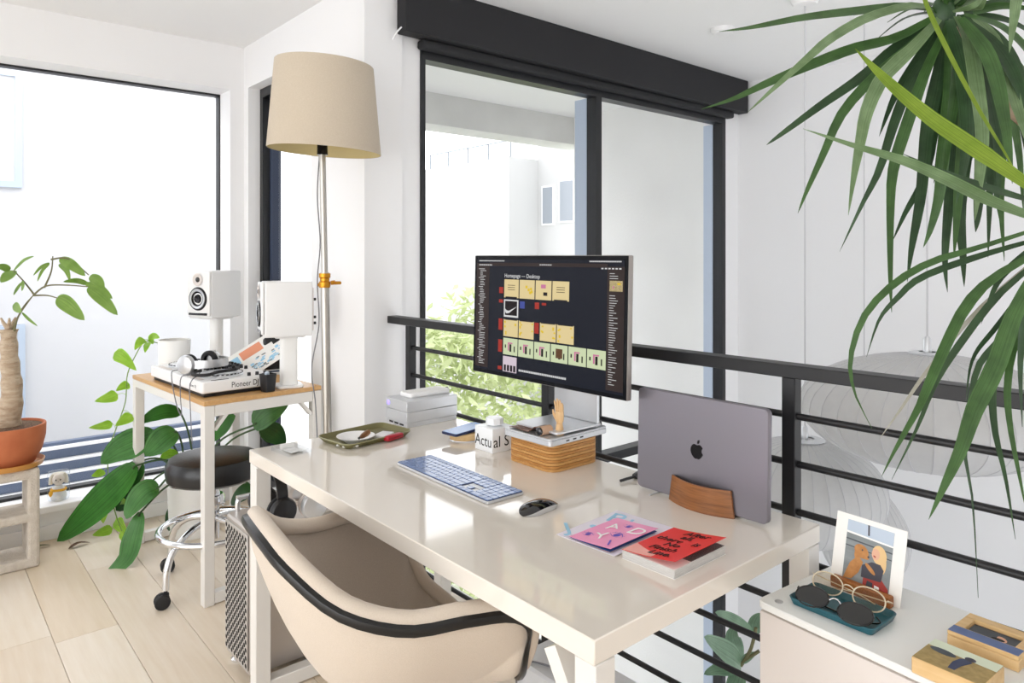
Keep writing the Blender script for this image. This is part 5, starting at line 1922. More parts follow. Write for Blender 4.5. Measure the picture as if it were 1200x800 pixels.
# print stand and prints
mg = thing('print_stand', 'white bent frame stand with black back holding prints by the right speaker', 'stand', tl(0.415, 0.42), TR - 0.30)
b = MB()
b.tube(spline([(-0.09, 0.0, 0.006), (0.10, 0.0, 0.006), (0.13, 0.0, 0.02), (0.14, 0.0, 0.06), (0.15, 0.0, 0.13)], 24), 0.007, 8)
b.tube(spline([(-0.09, 0.14, 0.006), (0.10, 0.14, 0.006), (0.13, 0.14, 0.02), (0.14, 0.14, 0.06), (0.15, 0.14, 0.13)], 24), 0.007, 8)
obj('frame', b, M['whitepl'], mg)
b = MB()
b.rbox(0.02, 0.13, 0.055, 0.085, 0.014, 0.165, 0.012, 3)
obj('black_block', b, M['blackpl'], mg)
for i, (lab, lx, ly, mm, rz_, cols) in enumerate((('white print with an orange band leaning behind the DJ controller', 0.37, 0.50, 'orange', 0.0, ('orange', 'lblue')), ('white print with a pale mosaic leaning beside the right speaker pole', 0.405, 0.36, 'lblue', 0.02, ('lblue', 'p_street')))):
    t = thing('art_print', lab, 'print', tl(lx + 0.03, ly + 0.02, 0.806), TR - 0.30 + rz_)
    mx = Matrix.Translation((0, 0, 0.035)) @ Matrix.Rotation(math.radians(-31), 4, 'Y') @ Matrix.Rotation(math.radians(42), 4, 'X')
    b = MB()
    b.box(-0.13, 0.13, -0.045, 0.045, 0.04, 0.0415, mx)
    obj('sheet', b, M['paper'], t, False)
    b = MB()
    if i == 0:
        b.box(-0.02, 0.085, -0.02, 0.03, 0.0416, 0.0418, mx)
    else:
        rnd = random.Random(4)
        for q in range(40):
            cx, cy = rnd.uniform(-0.08, 0.11), rnd.uniform(-0.034, 0.028)
            b.box(cx, cx + 0.016, cy, cy + 0.007, 0.0416, 0.0417 + q * 0.00001, mx)
    obj('printed_area', b, M[cols[0]], t, False, kind='stuff' if i else None)
    b = MB()
    if i == 0:
        b.box(-0.11, -0.03, -0.025, 0.02, 0.0416, 0.0418, mx)
    else:
        for q in range(20):
            cx, cy = rnd.uniform(-0.08, 0.11), rnd.uniform(-0.034, 0.028)
            b.box(cx, cx + 0.014, cy, cy + 0.006, 0.0421, 0.0422 + q * 0.00001, mx)
    obj('printed_area', b, M[cols[1]], t, False, kind='stuff' if i else None)
# black cup
cu = thing('pen_cup', 'small square black cup at the front edge of the oak topped table', 'cup', tl(0.268, 0.035), TR + 0.2)
b = MB()
o1 = rrect(-0.026, 0.026, -0.026, 0.026, 0.006, 3)
o0 = rrect(-0.021, 0.021, -0.021, 0.021, 0.005, 3)
n_ = len(o1)
vs = [(p[0], p[1], 0) for p in o0] + [(p[0], p[1], 0.072) for p in o1] + [(p[0] * 0.9, p[1] * 0.9, 0.072) for p in o1] + [(p[0] * 0.9, p[1] * 0.9, 0.01) for p in o0]
fs = []
for k in range(3):
    for i in range(n_):
        j = (i + 1) % n_
        fs.append((k * n_ + i, k * n_ + j, (k + 1) * n_ + j, (k + 1) * n_ + i))
fs += [tuple(range(n_ - 1, -1, -1)), tuple(3 * n_ + i for i in range(n_))]
b.add(vs, fs)
obj('body', b, M['blackpl'], cu)
b = MB()
for i in range(5):
    b.ell((random.uniform(-.01, .01), random.uniform(-.01, .01), 0.060 + 0.004 * i), 0.009, 0.009, 0.008, 8, 6)
obj('beads', b, M['winblue'], cu)

# ================================================================ STOOL
sx_, sy_ = 0.972, 3.0
sl = thing('rolling_stool', 'round black vinyl stool with chrome base and casters under the side table', 'stool', (sx_, sy_, 0), 0)
b = MB()
b.lathe([(0, 0.425), (0.165, 0.425), (0.178, 0.435), (0.183, 0.465), (0.181, 0.492), (0.168, 0.512), (0.13, 0.520), (0, 0.522)], 40)
obj('seat', b, M['leather'], sl)
b = MB()
b.lathe([(0, 0.405), (0.06, 0.405), (0.06, 0.4245), (0, 0.4245)], 20)
b.lathe([(0, 0.31), (0.038, 0.31), (0.042, 0.32), (0.042, 0.35), (0.036, 0.36), (0, 0.36)], 20)
b.cyl((0, 0, 0.18), (0, 0, 0.405), 0.022)
obj('column', b, M['chrome'], sl)
b = MB()
b.tube([(0.205 * math.cos(2 * PI * i / 48), 0.205 * math.sin(2 * PI * i / 48), 0.225) for i in range(48)], 0.0125, 10, closed=True)
obj('foot_ring', b, M['chrome'], sl)
for i, a in enumerate((207, 297, 27, 117)):
    a = math.radians(a)
    c_, s_ = math.cos(a), math.sin(a)
    b = MB()
    b.tube(spline([(0.02 * c_, 0.02 * s_, 0.262), (0.12 * c_, 0.12 * s_, 0.246), (0.20 * c_, 0.20 * s_, 0.20), (0.232 * c_, 0.232 * s_, 0.14), (0.238 * c_, 0.238 * s_, 0.068)], 20), 0.0135, 10)
    lgo = obj('leg', b, M['chrome'], sl)
    ca_ = a + (0.9 if i % 2 else -0.6)
    mx = Matrix.Translation((0.238 * c_, 0.238 * s_, 0)) @ Matrix.Rotation(ca_, 4, 'Z')
    b = MB()
    for q in (-1, 1):
        b.lathe([(0, -0.008), (0.024, -0.008), (0.028, -0.004), (0.028, 0.004), (0.024, 0.008), (0, 0.008)], 20, mx @ Matrix.Translation((0.012, q * 0.0115, 0.028)) @ Matrix.Rotation(PI / 2, 4, 'X'))
    b.rbox(-0.012, 0.026, -0.006, 0.006, 0.028, 0.058, 0.004, 2, mx)
    b.cyl((0, 0, 0.045), (0, 0, 0.07), 0.007, 10, mx)
    obj('caster', b, M['rubber'], lgo)

# ================================================================ FLOOR LAMP
lp = thing('floor_lamp', 'tall floor lamp with linen drum shade and steel pole beside the corner column', 'lamp', (1.176, 2.418, 0), 0)
b = MB()
b.lathe([(0, 0), (0.135, 0), (0.14, 0.006), (0.138, 0.018), (0.03, 0.028), (0, 0.028)], 36)
obj('base', b, M['steel'], lp)
b = MB()
b.cyl((0.018, -0.011, 0.028), (0, 0, 1.27), 0.0155)
obj('pole', b, M['steel'], lp)
b = MB()
b.cyl((0, 0, 1.271), (-0.006, 0.006, 1.70), 0.0115)
obj('upper_pole', b, M['steel'], lp)
b = MB()
b.lathe([(0, 0), (0.02, 0), (0.021, 0.005), (0.021, 0.02), (0.017, 0.024), (0.017, 0.034), (0.021, 0.038), (0.021, 0.052), (0.0, 0.054)], 20, Matrix.Translation((0, 0, 1.215)))
b.tube([(0.018, -0.012, 1.232), (0.032, -0.02, 1.234)], [0.008, 0.008], 8)
b.rbox(0.025, 0.05, -0.036, -0.018, 1.226, 1.238, 0.004, 2)
b.tube([(-0.012, 0.012, 1.225), (-0.02, 0.018, 1.225)], [0.006, 0.006], 8)
obj('clamp', b, M['brass'], lp, label='gold adjusting clamp')
b = MB()
R0, R1 = 0.202, 0.176
zb, zt = 1.712, 2.030
b.lathe([(R0, zb), (R0 + 0.001, zb + 0.002), (R1, zt - 0.001), (R1 - 0.001, zt)], 56, cap=False)
for i, v_ in enumerate(b.v):
    b.v[i] = (v_[0], v_[1], v_[2] - v_[0] * 0.03 + v_[1] * 0.055)
sh_ = obj('lamp_shade', b, M['shade'], lp)
b2 = MB()
b2.lathe([(R0 - 0.0025, zb + 0.001), (R1 - 0.0035, zt - 0.001)], 56, cap=False)
for i, v_ in enumerate(b2.v):
    b2.v[i] = (v_[0], v_[1], v_[2] - v_[0] * 0.03 + v_[1] * 0.055)
obj('lining', b2, M['shadein'], sh_)
b = MB()
b.tube([(-0.006, 0.006, 1.70), (-0.006, 0.006, 1.77)], [0.02, 0.018], 14)
b.bar((-R1, 0, 2.028 + 0.005), (R1, 0, 2.028 - 0.005), 0.004, 0.004)
b.tube([(-0.006, 0.006, 1.77), (0, 0, 2.028)], [0.005, 0.004], 8)
b.tube([(0, 0, 2.028), (0, 0, 2.047)], [0.008, 0.003], 10)
obj('lamp_holder', b, M['spacedark'], lp)
b = MB()
b.ell((-0.006, 0.006, 1.82), 0.03, 0.03, 0.042, 14, 10)
obj('bulb', b, M['whitem'], lp)
b = MB()
b.tube(spline([(-0.012, 0.016, 1.71), (-0.02, 0.018, 1.55), (-0.012, 0.012, 1.38), (-0.022, 0.014, 1.24), (-0.016, 0.014, 1.08), (-0.045, 0.012, 0.92), (-0.03, 0.01, 0.78), (-0.02, 0.012, 0.5), (-0.03, 0.015, 0.03)], 60), 0.0024, 6)
obj('lamp_cord', b, M['cordgrey'], lp)

# ================================================================ PHILODENDRON IN THE WHITE FLOOR POT
pb = Vector((1.07, 3.60, 0))
pp = thing('philodendron', 'large leafy green philodendron in a white floor pot behind the black stool', 'plant', pb, 0)
b = MB()
b.lathe([(0, 0), (0.10, 0), (0.105, 0.006), (0.115, 0.23), (0.115, 0.24), (0.106, 0.24), (0.104, 0.215), (0, 0.215)], 36)
obj('pot', b, M['whitem'], pp)
b = MB()
b.lathe([(0.1035, 0.216), (0.05, 0.222), (0, 0.222)], 20, cap=False)
obj('soil', b, M['soil'], pp)
for i, (pts, w, c) in enumerate(L_PH):
    P = [Vector(p) - pb for p in pts]
    ang = i * 1.7
    s0 = Vector((0.03 * math.cos(ang), 0.03 * math.sin(ang), 0.22))
    mid = (s0 + P[0]) / 2 + Vector((0, 0, 0.07))
    b = MB()
    b.tube(spline([s0, mid, P[0], P[0] * 0.85 + P[1] * 0.15], 16), 0.0045, 7)
    obj('stalk', b, M['stemdark'], pp)
    b = leaf_mb(P, w * 1.12, 'oval', 12, hint=(-0.62, -0.62, 0.5), fold=0.16)
    obj('leaf', b, M['ph%d' % c], pp)

# fallen leaves on the floor
for i, (fx, fy, ang, L_, m_, lab) in enumerate(((0.578, 3.75, 0.25, 0.09, 'soil', 'dry brown fallen leaf on the oak floor between window ledge and stool'), (0.43, 3.82, 0.4, 0.10, 'twig', 'dry olive fallen leaf on the floor beside the concrete block'))):
    b = leaf_mb([(0, 0, 0.003), (L_ * 0.5, 0.01, 0.012), (L_, 0, 0.003)], 0.025, 'oval', 8, hint=(0, 0, 1), fold=0.3)
    o = obj('fallen_leaf', b, M[m_])
    o.location = (fx, fy, 0.001)
    o.rotation_euler = (0, 0, ang)
    tag(o, lab, 'leaf')

# ================================================================ CONCRETE BLOCK, SAUCER, MONEY TREE, FIGURE
cbk = thing('breeze_block', 'pale concrete breeze block with open cells standing on the floor by the window', 'block', (0.454, 3.632, 0), 0.0)
b = MB()
HB = 0.423
DB = 0.19


def frame_with_holes(x0, x1, z0, z1, holes_, y0, y1):
    xs = sorted({x0, x1} | {h[0] for h in holes_} | {h[1] for h in holes_})
    zs = sorted({z0, z1} | {h[2] for h in holes_} | {h[3] for h in holes_})
    m_ = MB()
    for i in range(len(xs) - 1):
        for k in range(len(zs) - 1):
            cx, cz = (xs[i] + xs[i + 1]) / 2, (zs[k] + zs[k + 1]) / 2
            if any(h[0] < cx < h[1] and h[2] < cz < h[3] for h in holes_):
                continue
            m_.box(xs[i], xs[i + 1], y0, y1, zs[k], zs[k + 1])
    return m_


hs = []
for xa, xb in ((-0.18, -0.045), (-0.36, -0.225)):
    for za, zb_ in ((0.045, 0.195), (0.235, 0.378)):
        hs.append((xa, xb, za, zb_))
b = frame_with_holes(-0.405, 0, 0, HB, hs, 0, DB)
bm = bmesh.new()
for v_ in b.v:
    bm.verts.new(v_)
bm.verts.ensure_lookup_table()
for f_ in b.f:
    try:
        bm.faces.new([bm.verts[i] for i in f_])
    except ValueError:
        pass
bmesh.ops.remove_doubles(bm, verts=bm.verts[:], dist=1e-5)
# drop the inner doubled walls
dead = [f for f in bm.faces if all(len(e.link_faces) > 2 for e in f.edges)]
cent = {}
for f in bm.faces:
    c = tuple(round(q, 4) for q in f.calc_center_median())
    cent.setdefault(c, []).append(f)
dead = [f for l_ in cent.values() if len(l_) > 1 for f in l_]
bmesh.ops.delete(bm, geom=dead, context='FACES')
bmesh.ops.recalc_face_normals(bm, faces=bm.faces[:])
bmesh.ops.dissolve_limit(bm, angle_limit=0.02, verts=bm.verts[:], edges=bm.edges[:])
sharp = [e for e in bm.edges if len(e.link_faces) == 2 and e.calc_face_angle(0) > 0.5]
bmesh.ops.bevel(bm, geom=sharp, offset=0.012, segments=2, affect='EDGES', profile=0.5)
bm.verts.index_update()
b = MB()
b.add([v_.co.copy() for v_ in bm.verts], [[v_.index for v_ in f.verts] for f in bm.faces])
bm.free()
obj('block_body', b, M['block'], cbk, False)
PX, PY = 0.350, 3.735
b = MB()
b.lathe([(0, 0), (0.118, 0), (0.128, 0.004), (0.135, 0.024), (0.131, 0.026), (0.122, 0.008), (0, 0.007)], 36, Matrix.Translation((PX, PY, HB + 0.0005)))
tag(obj('plant_saucer', b, M['amber']), 'amber saucer between the terracotta pot and the concrete block', 'saucer')
mt = thing('money_tree', 'small tree with thick bark trunk and thin branches in a terracotta pot', 'plant', (PX, PY, HB + 0.0085), 0)
mo = Vector((PX, PY, HB + 0.0085))
b = MB()
b.lathe([(0, 0), (0.085, 0), (0.098, 0.008), (0.125, 0.06), (0.138, 0.12), (0.140, 0.168), (0.138, 0.172), (0.130, 0.172), (0.127, 0.162), (0, 0.162)], 40)
obj('pot', b, M['terra'], mt)
b = MB()
b.lathe([(0.128, 0.163), (0.08, 0.170), (0, 0.173)], 24, cap=False)
obj('soil', b, M['soil'], mt)
tr_ = [Vector(p) - mo for p in L_MTT]
tr_[0] = Vector((0.0, 0.0, 0.15))
b = MB()
sp2 = spline(tr_, 16)
b.tube(sp2, [0.052 * (1 - 0.45 * (i / 16) ** 0.6) + 0.003 * math.sin(i * 2.1) + (0.006 if i == 16 else 0) for i in range(17)], 16)
obj('trunk', b, M['bark'], mt)
top = sp2[-1]
for pts in L_MTB:
    P = [Vector(p) - mo for p in pts]
    b = MB()
    b.tube(spline(P, 12), [0.0042 - 0.002 * i / 12 for i in range(13)], 7)
    obj('branch', b, M['twig'], mt)
for k in range(3):
    a = 0.5 + k * 2.1
    b = MB()
    b.tube([top, top + Vector((0.02 * math.cos(a), 0.02 * math.sin(a), 0.03)), top + Vector((0.03 * math.cos(a), 0.03 * math.sin(a), 0.05))], [0.012, 0.007, 0.004], 8)
    obj('branch_stub', b, M['bark'], mt)
for pts, w in L_MT:
    P = [Vector(p) - mo for p in pts]
    b = leaf_mb(P, w * 1.1, 'oval', 10, fold=0.15)
    obj('leaf', b, M['mt'], mt)

fg = thing('doll_figure', 'small white and yellow doll in a clear wrapper on the window ledge', 'figurine', (0.572, 3.985, 0.1685), -0.2)
b = MB()
b.lathe([(0, 0), (0.030, 0), (0.036, 0.02), (0.028, 0.055), (0.014, 0.07), (0, 0.07)], 20)
obj('dress', b, M['whitem'], fg)
b = MB()
b.tube([(0.028 * math.cos(a), 0.026 * math.sin(a), 0.05) for a in [2 * PI * i / 20 for i in range(20)]], 0.007, 6, closed=True)
b.ell((-0.026, -0.012, 0.035), 0.014, 0.012, 0.017, 10, 8)
obj('yellow_sash', b, M['yellow'], fg)
b = MB()
b.ell((0, -0.002, 0.098), 0.026, 0.024, 0.029, 16, 12)
hd = obj('head', b, mat('doll_cloth', '#F0E6DA', 0.8), fg)
b = MB()
for s in (-1, 1):
    b.ell((s * 0.009, -0.0255, 0.100), 0.003, 0.002, 0.004, 8, 6)
b.ell((0, -0.026, 0.092), 0.002, 0.0015, 0.0012, 8, 6)
obj('face', b, M['ink'], hd)
b = MB()
for q in range(9):
    a = PI * (0.02 + 0.96 * q / 8)
    b.tube(spline([(0.018 * math.cos(a), 0.004 + 0.014 * math.sin(a), 0.122), (0.031 * math.cos(a), 0.004 + 0.026 * math.sin(a), 0.105), (0.033 * math.cos(a), 0.002 + 0.026 * math.sin(a), 0.075)], 8), 0.008, 7)
obj('hair', b, mat('doll_hair', '#F2ECDD', 0.9), hd)
b = MB()
b.rbox(-0.046, 0.046, -0.034, 0.036, 0.0, 0.138, 0.016, 3)
obj('wrapper', b, M['clear'], fg)

# ================================================================ LANTERN PENDANTS OVER THE VOID
def pendant(x, y, zc, rx, rz, label, nrib, seam=0.0, prof=None):
    t = thing('pendant_lamp', label, 'lamp', (x, y, zc), 0.2, 'white lantern pendants over the stair void')
    b = MB()
    K = 20
    if prof is None:
        prof = [(rx * max(0.12, math.cos(-PI / 2 + PI * i / K)) if 0 < i < K else rx * 0.12, rz * math.sin(-PI / 2 + PI * i / K)) for i in range(K + 1)]
    n2 = nrib * 4
    vs, fs = [], []
    for (r_, z_) in prof:
        for i in range(n2):
            a = 2 * PI * i / n2
            k_ = (1.0, 0.990, 0.986, 0.990)[i % 4]
            vs.append((r_ * k_ * math.cos(a), r_ * k_ * math.sin(a), z_))
    for k in range(len(prof) - 1):
        for i in range(n2):
            j = (i + 1) % n2
            fs.append((k * n2 + i, k * n2 + j, (k + 1) * n2 + j, (k + 1) * n2 + i))
    b.add(vs, fs)
    obj('shade', b, M['lampskin'], t)
    rb_ = None
    for i in range(nrib):
        if rb_ is None:
            b = MB()
            b.tube([(r_ * 1.001, 0, z_) for r_, z_ in prof], 0.0014, 5)
            rb_ = obj('wire_rib', b, M['lamprib'], t)
        else:
            like(rb_, 'wire_rib', t, (0, 0, 0), (0, 0, 2 * PI * i / nrib))
    zt_ = prof[-1][1]
    rt = prof[-1][0]
    b = MB()
    b.lathe([(rt * 0.55, zt_ + 0.004), (rt * 1.15, zt_ - 0.002), (rt * 1.2, zt_ + 0.004), (rt * 1.1, zt_ + 0.008), (rt * 0.55, zt_ + 0.009)], 28, cap=False)
    b.bar((-rt, 0, zt_ + 0.004), (rt, 0, zt_ + 0.004), 0.012, 0.004)
    b.lathe([(0, 0), (0.014, 0), (0.014, 0.05), (0.006, 0.06), (0, 0.06)], 14, Matrix.Translation((0, 0, zt_ + 0.006)))
    obj('cap_ring', b, M['alu2'], t)
    b = MB()
    b.cyl((0, 0, zt_ + 0.066), (0, 0, ZC - zc - 0.03), 0.0035, 8)
    obj('cord', b, M['cord'], t)
    b = MB()
    b.lathe([(0, -0.03), (0.05, -0.026), (0.062, -0.002), (0.062, -0.0005), (0, -0.0005)], 28, Matrix.Translation((0, 0, ZC - zc)))
    obj('canopy', b, M['whitepl'], t)
    return t


pendant(2.86, 0.985, 0.765, 0.44, 0.205, 'wide saucer shaped white lantern pendant above the others behind the railing', 36)
KK = 18
pf2 = [(0.337 * (max(0.16, math.sin(PI * i / KK)) ** 0.85), 0.055 + 0.225 - 0.225 * math.cos(PI * i / KK) - 0.055 - 0.225) for i in range(KK + 1)]
pendant(3.075, 1.56, 0.28, 0.337, 0.225, 'domed white lantern pendant hanging lower beside the railing post', 34, 0, pf2)
pf3 = [(0.20 * (max(0.2, math.sin(PI * (i / KK) ** 0.9)) ** 0.75), -0.30 + 0.56 * i / KK) for i in range(KK + 1)]
pendant(3.52, 1.49, 0.005, 0.2, 0.3, 'narrow white lantern pendant farthest back behind the photograph', 28, 0, pf3)

# ================================================================ WHITE CABINET AND WHAT STANDS ON IT
CA = RZ - math.radians(5.5)
CX, CY, CZ = 1.257, 0.737, 0.665
cbt = thing('white_cabinet', 'white cabinet with overhanging rounded top beside the right end of the desk', 'cabinet', (CX, CY, 0), CA)
b = MB()
b.prism(rrect(0, 0.92, 0.0, 0.285, 0.018, 5), CZ - 0.014, CZ, 0.002)
obj('top', b, M['cabtop'], cbt)
b = MB()
b.rbox(0.008, 0.912, 0.02, 0.279, 0.012, CZ - 0.0145, 0.003, 1)
obj('body', b, M['offwhite'], cbt)
b = MB()
b.rbox(0.004, 0.916, 0.006, 0.0195, 0.03, CZ - 0.02, 0.004, 2)
obj('door', b, M['offwhite'], cbt)
b = MB()
b.lathe([(0, 0), (0.0075, 0), (0.008, 0.0008), (0.006, 0.0012), (0, 0.0012)], 18, Matrix.Translation((0.032, 0.028, CZ + 0.0001)))
obj('cable_grommet', b, M['alu'], cbt)
b = MB()
b.box(0.02, 0.9, 0.03, 0.27, 0.0, 0.0118)
obj('plinth', b, M['blackpl'], cbt)


def cl(x, y, z=0.0):
    return (CX + x * math.cos(CA) - y * math.sin(CA), CY + x * math.sin(CA) + y * math.cos(CA), CZ + z)


tt = thing('teal_tray', 'small teal enamel tray holding two pairs of glasses on the white cabinet', 'tray', (1.288, 0.690, CZ + 0.0003), RZ - 0.04)
o1 = rrect(0, 0.163, 0, 0.102, 0.014, 5)
o3 = inset(o1, 0.006)
o4 = inset(o1, 0.009)
n_ = len(o1)
b = MB()
vs = [(p[0], p[1], 0.0) for p in o3] + [(p[0], p[1], 0.013) for p in o1] + [(p[0], p[1], 0.014) for p in inset(o1, 0.002)] + [(p[0], p[1], 0.003) for p in o4]
fs = []
for k in range(3):
    for i in range(n_):
        j = (i + 1) % n_
        fs.append((k * n_ + i, k * n_ + j, (k + 1) * n_ + j, (k + 1) * n_ + i))
fs += [tuple(range(n_ - 1, -1, -1)), tuple(3 * n_ + i for i in range(n_))]
b.add(vs, fs)
obj('pan', b, M['teal'], tt)


def glasses(name, label, loc, rz, tilt, frame_m, lens_m, rx, rz_, fr, roundish=1.0, brace_m=None):
    t = thing(name, label, 'glasses', loc, rz)
    t.rotation_euler = (tilt, 0, rz)
    for s in (-1, 1):
        c_ = s * (rx + 0.010)
        ring = []
        for i in range(28):
            a = 2 * PI * i / 28
            ring.append((c_ + rx * math.copysign(abs(math.cos(a)) ** roundish, math.cos(a)), 0, rz_ * math.copysign(abs(math.sin(a)) ** roundish, math.sin(a))))
        b = MB()
        b.tube(ring, fr, 8, closed=True)
        r_ = obj('rim', b, frame_m, t)
        b = MB()
        k = len(ring)
        b.add([(p[0], -0.0006, p[2]) for p in ring] + [(p[0], 0.0006, p[2]) for p in ring], [tuple(range(k)), tuple(range(2 * k - 1, k - 1, -1))] + [(i, k + i, k + (i + 1) % k, (i + 1) % k) for i in range(k)])
        obj('lens', b, lens_m, r_)
        b = MB()
        xh = s * (2 * rx + 0.012)
        b.tube(spline([(xh, 0.0, rz_ * 0.45), (xh + s * 0.004, 0.012, rz_ * 0.45), (xh - s * 0.02, 0.022, rz_ * 0.35), (-xh * 0.1, 0.026 + 0.004 * s, rz_ * 0.15), (-xh * 0.6, 0.026 + 0.004 * s, -rz_ * 0.2)], 20), fr * 0.8, 7)
        obj('temple', b, frame_m, t)
    b = MB()
    b.tube(spline([(-0.011, 0, rz_ * 0.3), (-0.004, -0.003, rz_ * 0.5), (0.004, -0.003, rz_ * 0.5), (0.011, 0, rz_ * 0.3)], 10), fr * 0.9, 8)
    obj('bridge', b, brace_m or frame_m, t)
    return t


glasses('sunglasses', 'black oval sunglasses lying folded in the teal tray', (1.303, 0.607, CZ + 0.0225), RZ - 0.06, math.radians(-62), M['blackgl'], M['darklens'], 0.031, 0.0225, 0.0016, 0.95, M['chrome'])
glasses('eyeglasses', 'champagne clear framed eyeglasses standing at the back of the teal tray', (1.362, 0.607, CZ + 0.030), RZ - 0.07, math.radians(-28), M['tort'], M['lens'], 0.030, 0.0195, 0.0014, 0.9)

# photograph in its wooden holder
pc_ = cl(0.118, 0.182)
hl = thing('photo_holder', 'brown wood block holding the propped photograph behind the teal tray', 'holder', (1.432, 0.608, CZ + 0.0003), RZ - 0.10)
b = MB()
b.rbox(-0.060, 0.060, -0.016, -0.0005, 0.0, 0.022, 0.002, 1)
obj('front_block', b, M['copperwood'], hl)
b = MB()
b.rbox(-0.060, 0.060, 0.0032, 0.02, 0.0, 0.012, 0.002, 1)
obj('rear_block', b, M['copperwood'], hl)
pt = thing('photo_print', 'propped photo print of a blond woman hugging a tan dog, white border', 'photograph', (1.433, 0.608, CZ + 0.0008), RZ - 0.10)
pt.rotation_euler = (math.radians(-12), 0, RZ - 0.10)
PW, PH_ = 0.1405, 0.142
b = MB()
b.box(-PW / 2, PW / 2, 0.0, 0.0012, 0.0, PH_)
obj('card', b, M['paper'], pt, False)
ix0, ix1, iz0, iz1 = -0.046, 0.047, 0.006, 0.132
b = MB()
b.box(ix0, ix1, -0.0003, -0.0001, iz0, iz1)
img = obj('picture', b, M['p_street'], pt, False)
lay = [0]


def pic(name, pts, m_, box=None):
    lay[0] += 1
    y = -0.0003 - 0.00005 * lay[0]
    b = MB()
    b.poly([(ix0 + p[0] * (ix1 - ix0), y, iz0 + p[1] * (iz1 - iz0)) for p in pts])
    obj(name, b, M[m_], img, False)


def el(cx, cy, rx, ry, rot=0.0, n=18):
    return [(cx + rx * math.cos(2 * PI * i / n) * math.cos(rot) - ry * math.sin(2 * PI * i / n) * math.sin(rot), cy + rx * math.cos(2 * PI * i / n) * math.sin(rot) + ry * math.sin(2 * PI * i / n) * math.cos(rot)) for i in range(n)]


pic('picture_sky', [(0, 0.83), (1, 0.80), (1, 1), (0, 1)], 'winblue')
pic('picture_mast', [(0.46, 0.84), (0.50, 0.84), (0.48, 1), (0.44, 1)], 'p_dark')
pic('picture_curb', [(0, 0.80), (1, 0.775), (1, 0.80), (0, 0.83)], 'whitem')
pic('picture_railing', [(0, 0.70), (1, 0.68), (1, 0.70), (0, 0.72)], 'slate')
pic('picture_railing', [(0, 0.60), (1, 0.58), (1, 0.595), (0, 0.615)], 'slate')
pic('picture_seat', [(0.45, 0.0), (1, 0.0), (0.98, 0.15), (0.80, 0.28), (0.45, 0.22)], 'p_red')
pic('woman_hair', el(0.74, 0.60, 0.16, 0.14, -0.5), 'p_hair')
pic('woman_hair', el(0.83, 0.48, 0.07, 0.14, 0.0), 'p_hair')
pic('woman_jersey', [(0.40, 0.20), (0.82, 0.22), (0.86, 0.40), (0.78, 0.47), (0.60, 0.47), (0.40, 0.38)], 'p_dark')
pic('woman_face', el(0.665, 0.60, 0.085, 0.085, 0.3), 'p_skin')
pic('woman_mouth', el(0.645, 0.565, 0.03, 0.012, -0.3), 'p_red')
pic('dog_body', [(0.02, 0.10), (0.20, 0.12), (0.34, 0.25), (0.42, 0.42), (0.30, 0.50), (0.14, 0.36)], 'p_dog')
pic('dog_head', el(0.36, 0.575, 0.16, 0.10, -0.2), 'p_dog')
pic('dog_ear', el(0.28, 0.49, 0.06, 0.09, 0.4), 'p_dog')
pic('dog_muzzle', el(0.46, 0.53, 0.08, 0.05, -0.3), 'p_dog')
pic('dog_paw', el(0.58, 0.36, 0.13, 0.035, -0.5), 'p_dog')
pic('dog_nose', el(0.52, 0.525, 0.022, 0.018), 'p_dark')
pic('dog_eye', el(0.38, 0.60, 0.016, 0.014), 'p_dark')
pic('dark_bag', [(0.52, 0.06), (0.66, 0.06), (0.66, 0.17), (0.54, 0.18)], 'p_dark')
pic('white_slip', [(0.70, 0.05), (0.82, 0.04), (0.80, 0.14), (0.70, 0.15)], 'whitem')

# wooden picture blocks
pb1 = thing('picture_block', 'pale wood block printed with a person crouching in a dry field', 'block', (1.224, 0.445, CZ + 0.0003), RZ - 0.06)
b = MB()
b.rbox(0, 0.101, 0, 0.086, 0, 0.026, 0.0015, 1)
obj('block', b, M['lightwood'], pb1)
b = MB()
b.box(0.001, 0.100, 0.001, 0.085, 0.0261, 0.0264)
im = obj('print', b, M['sand'], pb1, False)


def flat(name, pts, m_, par, w, d, x0, y0, z):
    b = MB()
    b.poly([(x0 + p[0] * w, y0 + p[1] * d, z) for p in pts])
    return obj(name, b, M[m_], par, False)


A_ = (0.099, 0.084, 0.001, 0.001)
flat('printed_sky', [(0, 0.70), (1, 0.66), (1, 1), (0, 1)], 'skyprint', im, *A_, 0.0266)
flat('printed_shrub', el(0.25, 0.62, 0.20, 0.10, -0.1), 'slate', im, *A_, 0.0267)
flat('printed_figure', [(0.48, 0.12), (0.58, 0.12), (0.60, 0.35), (0.68, 0.62), (0.60, 0.70), (0.50, 0.62), (0.46, 0.40)], 'keybase', im, *A_, 0.0268)
flat('printed_figure', el(0.62, 0.72, 0.08, 0.08), 'p_dark', im, *A_, 0.0269)
pb2 = thing('picture_block', 'pale wood block with a recessed dark picture nearest the railing', 'block', (1.358, 0.437, CZ + 0.0003), RZ - 0.06)
b = MB()
b.rbox(0, 0.105, 0, 0.096, 0, 0.018, 0.0015, 1)
b.rbox(0, 0.105, 0, 0.03, 0.0181, 0.026, 0.0015, 1)
b.rbox(0, 0.105, 0.074, 0.096, 0.0181, 0.026, 0.0015, 1)
b.rbox(0, 0.016, 0.0301, 0.0739, 0.0181, 0.026, 0.0015, 1)
b.rbox(0.09, 0.105, 0.0301, 0.0739, 0.0181, 0.026, 0.0015, 1)
obj('block', b, M['lightwood'], pb2)
b = MB()
b.box(0.0165, 0.0895, 0.0305, 0.0735, 0.0182, 0.0188)
im = obj('print', b, M['slate'], pb2, False)
flat('printed_figure', el(0.66, 0.5, 0.10, 0.22, 0.3), 'p_skin', im, 0.073, 0.043, 0.0165, 0.0305, 0.0190)
